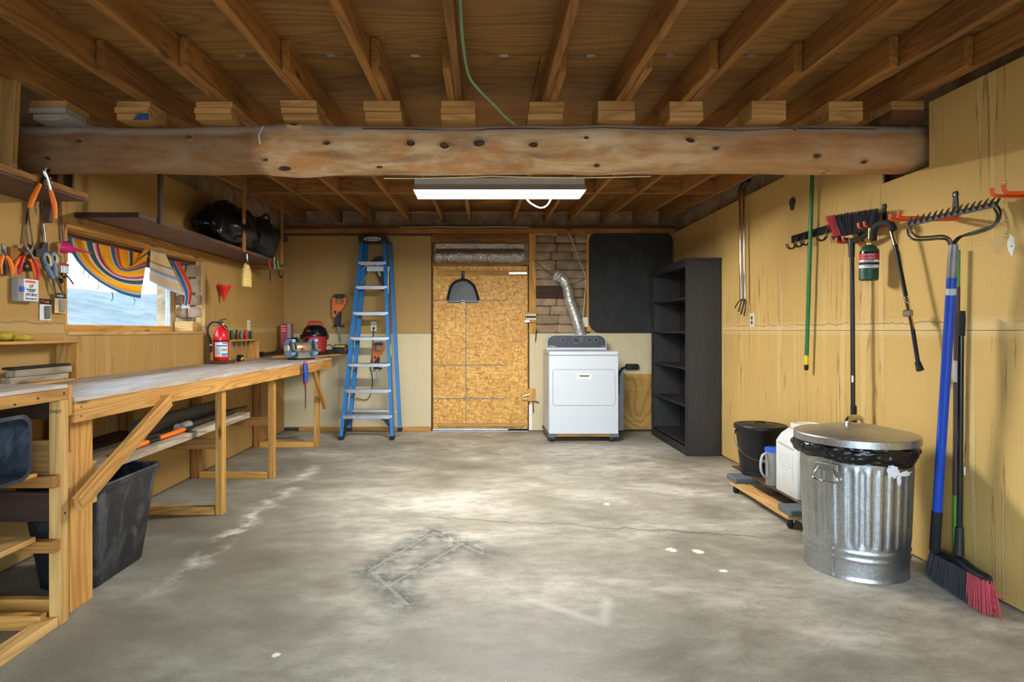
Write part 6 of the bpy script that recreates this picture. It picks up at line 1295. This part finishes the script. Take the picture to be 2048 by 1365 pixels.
MB().lathe([(.075, .43), (.075, .438), (.092, .44), (.095, .443), (.095, .462), (.09, .467), (.078, .468), (.074, .462), (0, .462)], o, EZ, 36).obj('screw_lid', 'white_plastic', jg, 40)
pn = MB().prism(rrect(.19, .17, .012, 3), o + V(-.1362, 0, .195), EY, EZ, (-.0025, 0, 0)).obj('embossed_panel', 'jug_white', jg, 30)
random.seed(5)
for r_ in range(7):
    y = -.08
    while y < .075:
        w_ = random.uniform(.012, .03); MB().b2(o + V(-.1412, y, .265 - r_ * .022), o + V(-.1386, min(.085, y + w_), .253 - r_ * .022), .0012).obj('embossed_mark', 'jug_white', pn, 0); y += w_ + .007
MB().bar(o + V(-.137, -.11, .312), o + V(-.137, .11, .33), .004, .012, EZ, .0015).obj('shoulder_groove', 'grey_pvc', jg, 0)

# ------------------------------------------------------------------ things hung on the yellow wall
def T(pts, d, n=4): return smoothpath([RW(a, b, d) for a, b in pts], n)
gbt = thing('pickup_tongs', 'pair of long chrome pick-up tongs hanging near the bookcase', 'tongs', RW(1485, 628, .04))
for k, px in enumerate((1480.5, 1488)):
    q = [RW(px, 380, .05), RW(px + .8, 500, .05), RW(px + 1.8, 598, .05)]; MB().tube(q, .0125, 12).obj('shaft', 'chrome', gbt)
MB().box(RW(1484, 380, .05), (.03, .09, .025), None, .004).obj('collar', 'steel_dark', gbt, 30)
MB().tube([RW(1482, 379, .05), RW(1487, 370, .07), RW(1497, 360, .08)], [.02, .028, .022], 10).obj('trigger_grip', 'black_plastic', gbt)
for pts in ([(1484, 598), (1476, 606), (1470, 616)], [(1485, 598), (1480, 612), (1477, 624)], [(1488, 598), (1486, 615), (1482, 629)], [(1490, 598), (1491, 615), (1488, 632)]): MB().tube(T(pts, .055), .006, 6).obj('claw', 'steel_dark', gbt)
one('junction_hole', MB().prism([(.045 * math.cos(t_) * (1 + .2 * math.sin(3 * t_)), .05 * math.sin(t_)) for t_ in [i * .4 for i in range(16)]], RW(1585, 408, .001), EY, EZ, (-.002, 0, 0)), 'iron_brown', 'rusty patched hole high in the yellow wall left of the green pole', 'patch')
# hook rail
z0 = RW(1586, 487).z; ya, yb = RW(1586, 480).y, 3.86
hr = thing('hook_rail', 'black wall rail with paired wire hooks behind the green pole', 'hook rail', (RX - .01, (ya + yb) / 2, z0)); MB().b2((RX - .014, yb, z0), (RX, ya, z0 + .055), .003).obj('rail', 'black_plastic', hr, 30)
for px in (1601, 1616, 1630, 1663):
    yy = RX * F / (px - CX); h_ = MB()
    for s in (-.012, .012): h_.tube(smoothpath([(RX - .016, yy + s * .2, z0 + .03), (RX - .03, yy + s, z0 + .0), (RX - .035, yy + s, z0 - .03), (RX - .06, yy + s, z0 - .055), (RX - .09, yy + s, z0 - .045), (RX - .10, yy + s, z0 - .02)], 4), .0042, 6)
    h_.obj('wire_hook', 'steel_dark', hr); MB().lathe([(0, .004), (.007, .003), (.008, 0)], (RX - .014, yy + .02, z0 + .03), -EX, 10).obj('screw', 'chrome', hr)
# green pole
gp = thing('green_pole', 'long glossy green pole with yellow and black tip', 'pole', RW(1612, 745, .05)); a, b = RW(1612.5, 741, .05), RW(1626, 300, .05)
dv = (b - a).normalized(); L = (b - a).length
MB().tube([a + dv * .105, a + dv * (L)], .0135, 14).obj('shaft', 'green_pole', gp); MB().tube([a + dv * .04, a + dv * .105], .0145, 14).obj('yellow_band', 'yellow', gp); MB().tube([a, a + dv * .004, a + dv * .04], [.009, .0145, .015], 14).obj('tip', 'black_rubber', gp)
# angled broom hung upside down
def bristles(base0, base1, tip0, tip1, n, m1, m2, split, parent, thick, depth_dir, rows=4, r=.0022):
    for nm, mat, lo, hi in (('bristles', m1, split, 1.0), ('red_bristles', m2, 0.0, split)):
        mb = MB()
        for i in range(n):
            for k in range(rows):
                t_ = (i + random.random()) / n
                if not (lo <= t_ < hi): continue
                d = depth_dir * ((k + random.random()) / rows - .5) * thick; p = base0.lerp(base1, t_) + d; q = tip0.lerp(tip1, t_ + random.uniform(-.008, .008)) + d * 1.5 + V(random.uniform(-.004, .004), random.uniform(-.004, .004), random.uniform(-.007, .007))
                mb.tube([p, p.lerp(q, .55) + V(random.uniform(-.003, .003), random.uniform(-.003, .003), 0), q], [r, r, r * .6], 4)
        if mb.v: o_ = mb.obj(nm, mat, parent, 60, fix=False); o_['kind'] = 'stuff'
br = thing('hanging_broom', 'black angle broom with red bristle end hung head up on the wall', 'broom', RW(1708, 840, .08)); D = .10
MB().tube([RW(1703.5, 492, D), RW(1705, 600, D), RW(1706, 815, D)], .0125, 12).obj('handle', 'black_plastic', br); MB().tube([RW(1707, 812, D), RW(1708, 872, D)], .017, 12).obj('hand_grip', 'black_rubber', br); MB().tube([RW(1703, 478, D), RW(1703.5, 515, D)], [.019, .016], 12).obj('socket', 'black_plastic', br)
b0, b1 = RW(1672, 474, D), RW(1744, 462, D); MB().tube(smoothpath([RW(1667, 474, D), RW(1685, 480, D), RW(1705, 482, D), RW(1725, 475, D), RW(1745, 460, D)], 5), [.012] + [.017] * 19 + [.012], 8).obj('head_block', 'black_plastic', br)
bristles(b0, b1, RW(1654, 434, D), RW(1760, 418, D), 120, 'bristle_black', 'bristle_red', .22, br, .035, EX)
MB().b2(RW(1703, 765, D + .014), RW(1707, 752, D + .013)).obj('sticker', 'label_white', br, 0)
def hooks(name, label, px, py, dpt, up=True, plate=True, gap=.05, px2=None):
    """coated utility holder: steel plate on the wall and two orange prongs"""
    c = RW(px, py); t = thing(name, label, 'hook', c)
    if plate: MB().prism([(-.022, 0), (.022, 0), (.012, .10), (-.012, .10)], (RX, c.y, c.z + .01), EY, EZ, (-.006, 0, 0)).prism([(-.016, .10), (.016, .10), (.011, .125), (-.011, .125)], (RX, c.y, c.z + .01), EY, EZ, (-.008, 0, 0)).obj('wall_plate', 'black_metal', t, 30)
    if plate: MB().lathe([(0, .003), (.005, .002), (.006, 0)], (RX - .007, c.y, c.z + .118), -EX, 10).obj('screw', 'chrome', t)
    for s in (-1, 1): MB().tube(smoothpath([V(RX - .002, c.y + s * gap * .5, c.z), V(RX - dpt * .5, c.y + s * gap, c.z), V(RX - dpt + .01, c.y + s * gap, c.z + .001), V(RX - dpt, c.y + s * gap, c.z + .012), V(RX - dpt - .002, c.y + s * gap, c.z + .03)], 5), .0078, 8).obj('prong', 'orange_coat', t)
    return t
hooks('utility_hook', 'orange double hook holding up the hanging broom', 1722, 484, .13, gap=.035)
# folding cane
cn = thing('walking_cane', 'folding cane with padded black handle hanging by the propane torch', 'cane', RW(1840, 742, .10)); D = .10
MB().tube(T([(1746, 482), (1747, 465), (1753, 452), (1765, 447), (1777, 447), (1784, 452), (1787, 460)], D), .019, 12).obj('foam_handle', 'black_rubber', cn)
MB().tube([RW(1781, 456, D), RW(1791, 490, D)], .011, 12).obj('upper_tube', 'chrome', cn); MB().tube([RW(1791, 489, D), RW(1813, 600, D)], .0105, 12).obj('middle_tube', 'black_metal', cn); MB().tube([RW(1812, 594, D), RW(1815, 606, D)], .0125, 12).obj('joint_collar', 'chrome', cn)
MB().tube([RW(1814, 605, D), RW(1826, 660, D)], .010, 12).obj('lower_tube', 'chrome', cn); MB().tube([RW(1825, 656, D), RW(1836, 726, D)], .010, 12).obj('lower_tube', 'black_metal', cn); MB().tube([RW(1835, 724, D), RW(1840.5, 741, D)], [.013, .018], 12).obj('rubber_foot', 'black_rubber', cn)
MB().box(RW(1816, 627, D), (.03, .05, .035), None, .006).obj('clip', 'steel', cn, 30)
hooks('utility_hook', 'orange double hook with black plate holding cane and torch', 1770, 455, .135, gap=.028)
# propane torch cylinder
to = thing('propane_torch', 'green propane cylinder with torch valve hanging from the hook', 'torch', RW(1736, 567, .11)); o = RW(1737, 562, .11); tl = V(0, -.05, 1).normalized()
MB().lathe([(0, 0), (.040, .0), (.049, .008), (.049, .16), (.047, .175), (.035, .195), (.018, .205), (0, .205)], o, tl, 32).obj('cylinder', 'green_dark', to, 40)
MB().lathe([(.0496, .072), (.0496, .155)], o, tl, 32).obj('label', 'label_white', to); MB().lathe([(.0499, .118), (.0499, .155)], o, tl, 32).obj('label', 'label_red', to); MB().lathe([(.0500, .09), (.0500, .105)], o, tl, 32).obj('label', 'ink', to); MB().lathe([(.0497, .155), (.0485, .166)], o, tl, 32).obj('label', 'black_gloss', to)
fdir = V(-o.x, -o.y, 0).normalized(); ud = V(-fdir.y, fdir.x, 0)
for s, sz, h in (('Coleman', .015, .145), ('ALL PURPOSE', .0095, .127)): text('label_text', s, sz, o + tl * h + fdir * .0506, ud, tl, 'label_white', to, .0004)
for k, h in enumerate((.110, .082)): scribble('label_print', o + tl * h + fdir * .0506, ud, tl, .05, .007, 8, 'ink', to, k)
MB().lathe([(0, .2), (.016, .2), (.017, .218), (.010, .224), (.010, .24), (0, .24)], o, tl, 14).obj('valve', 'brass', to); MB().tube([o + tl * .238, o + tl * .30], .010, 10).obj('burner_tube', 'brass', to); MB().lathe([(0, -.012), (.013, -.012), (.013, .006), (0, .006)], o + tl * .237 + ud * -.032, ud, 10).obj('gas_knob', 'black_plastic', to); MB().tube([o + tl * .237, o + tl * .237 - ud * .03], .004, 6).obj('stem', 'brass', to)
# bow rake hung head up
rkx = thing('bow_rake', 'steel bow rake with blue handle hung head up on orange hooks', 'rake', RW(1872, 1100, .14)); D = .15
A = RW(1905, 485, D); 
def RK(px, py, d=D): return RW(px, py, d)
# head bar runs out from the wall toward the room as well as along it
h0, h1 = PX(1815, 449, RX - .33), PX(1995, 408, RX - .03)
MB().bar(h0, h1, .012, .024, EZ, .002).obj('head_bar', 'steel_dark', rkx, 30); hd_ = (h1 - h0).normalized(); L = (h1 - h0).length; tn = hd_.cross(EZ).normalized()
if tn.x > 0: tn = -tn
for i in range(15):
    c = h0 + hd_ * (L * (i + .25) / 14.5); MB().tube([c - EZ * .004, c + EZ * .014 + tn * .045, c + EZ * .022 + tn * .085], [.006, .0055, .002], 6).obj('tine', 'steel_dark', rkx, 40)
nk = PX(1908, 489, RX - .19)
for pts in ([(1821, 452, .33), (1824, 466, .32), (1836, 474, .31), (1860, 474, .27), (1885, 472, .23), (1899, 478, .20), (1906, 490, .19)], [(1994, 411, .03), (2001, 424, .03), (1998, 440, .04), (1985, 452, .06), (1955, 462, .10), (1926, 472, .15), (1914, 482, .18), (1910, 490, .19)]):
    for k in (0, 1): MB().tube(smoothpath([PX(a - 6 * k, b + 6 * k * (1 if j < 5 else .3), RX - d + .008 * k) for j, (a, b, d) in enumerate(pts)], 5), .0052, 8).obj('bow', 'steel_dark', rkx)
e0 = nk; e1 = PX(1869, 1104, RX - .13); dv = (e1 - e0).normalized(); L = (e1 - e0).length
MB().tube([e0, e0 + dv * .07, e0 + dv * .15], [.017, .021, .021], 14).obj('ferrule', 'tape_grey', rkx); MB().tube([e0 + dv * .15, e0 + dv * (L * .86)], .0205, 16).obj('handle', 'blue_paint', rkx); MB().tube([e0 + dv * (L * .86), e0 + dv * (L - .01), e0 + dv * L], [.0225, .0225, .018], 14).obj('end_grip', 'black_rubber', rkx)
for k in (.20, .245): MB().lathe([(.0207, 0), (.0207, .03)], e0 + dv * (k), dv, 16).obj('sticker', 'grey_pvc', rkx) if k == .20 else None
hooks('utility_hook', 'big orange double hook with grey plate holding the bow rake', 1912, 438, .30, gap=.03)
# brown pole with green sleeve, then the standing push broom
bp = thing('brown_pole', 'dark brown pole with green lower sleeve between rake and broom', 'pole', PX(1911, 1110, RX - .035)); a, b = PX(1915, 500, RX - .04), PX(1910, 1112, RX - .03); dv = (b - a); 
MB().tube([a, a.lerp(b, .12)], .012, 12).obj('green_end', 'green_bright', bp); MB().tube([a.lerp(b, .12), a.lerp(b, .36)], .0125, 12).obj('shaft', 'brown_pole', bp); MB().tube([a.lerp(b, .36), a.lerp(b, .43)], .0128, 12).obj('pale_band', 'grey_pvc', bp); MB().tube([a.lerp(b, .43), a.lerp(b, .80)], .0125, 12).obj('shaft', 'brown_pole', bp); MB().tube([a.lerp(b, .80), b], .013, 12).obj('green_sleeve', 'green_bright', bp)
sb = thing('standing_broom', 'black angle broom with red bristle tip standing on the floor', 'broom', (2.2, 2.85, 0)); X = RX - .11
MB().tube([PX(1924, 622, X), PX(1923.5, 640, X), PX(1922, 672, X)], [.013, .0155, .0155], 12).obj('hand_grip', 'black_rubber', sb); MB().tube([PX(1922, 672, X), PX(1919, 1060, X)], .0125, 12).obj('handle', 'black_gloss', sb); MB().tube([PX(1919, 1055, X), PX(1918, 1110, X)], [.017, .021], 12).obj('socket', 'black_plastic', sb)
MB().b2(PX(1928, 951, X - .012), PX(1931, 935, X - .010)).obj('sticker', 'label_white', sb, 0)
hb0, hb1 = PX(1868, 1104, RX - .09), PX(1978, 1162, RX - .13)
MB().tube(smoothpath([hb0, hb0.lerp(hb1, .3) + EZ * .012, hb0.lerp(hb1, .5) + EZ * .02, hb0.lerp(hb1, .75) + EZ * .004, hb1], 5), [.014] + [.024] * 18 + [.024, .016], 10).obj('head_block', 'black_plastic', sb)
t0 = PX(1862, 1150, RX - .10); t0.z = .012; t1 = PX(1986, 1232, RX - .15); t1.z = .006
random.seed(9); bristles(hb1, hb0, t1, t0, 150, 'bristle_black', 'bristle_red', .27, sb, .05, EX, 5, .0024)
mb = MB()
for k in range(14): p = hb1.lerp(t1, random.uniform(.3, .9)); mb.tube([p, p + V(random.uniform(-.03, .03), -random.uniform(.03, .08), random.uniform(-.03, .02))], .0014, 4)
o_ = mb.obj('stray_bristles', 'bristle_red', sb, 0); o_['kind'] = 'stuff'
# spare hook at the frame edge, spackle patches and screws
sh = thing('utility_hook', 'empty orange wall hook at the upper picture edge', 'hook', RW(2046, 392)); c = RW(2046, 392)
for s in (0, .06): MB().tube(smoothpath([V(RX - .002, c.y - s, c.z), V(RX - .10, c.y + .005 - s, c.z), V(RX - .125, c.y + .005 - s, c.z + .008), V(RX - .13, c.y + .005 - s, c.z + .035)], 5), .0078, 8).obj('prong', 'orange_coat', sh)
MB().b2((RX - .01, c.y - .06, c.z - .09), (RX, c.y - .02, c.z + .02), .003).obj('wall_plate', 'black_metal', sh, 30)
def blot(px, py, w_, h_, sd, mat, d, nm, label):
    n = 30; pts = []
    for i in range(n): t_ = 2 * math.pi * i / n; k = 1 + .35 * noise.noise(V(math.cos(t_) * 1.8 + sd, math.sin(t_) * 1.8, 0)); pts.append((w_ * math.cos(t_) * k, h_ * math.sin(t_) * k))
    one(nm, MB().prism(pts, RW(px, py), EY, EZ, (-d, 0, 0)), mat, label, 'patch', smooth=0)
blot(2002, 489, .055, .042, 3, 'putty', .0015, 'putty_patch', 'dull brown putty smear on the wall right of the rake'); blot(2023, 490, .019, .048, 6, 'spackle', .003, 'spackle_patch', 'white spackle patch with a screw right of the rake')
for i, (px, py, wh) in enumerate(((2024, 492, 'in the white spackle patch'), (2011, 365, 'high above the rake head'), (2014, 441, 'above the white spackle patch'), (2012, 466, 'just over the brown putty smear'))):
    sw = thing('wall_screw', 'small steel screw head ' + wh, 'screw', RW(px, py, .002), group='screws in the yellow wall'); MB().lathe([(0, .006), (.005, .005), (.007, 0)], RW(px, py, .0), -EX, 10).obj('head', 'screw', sw)
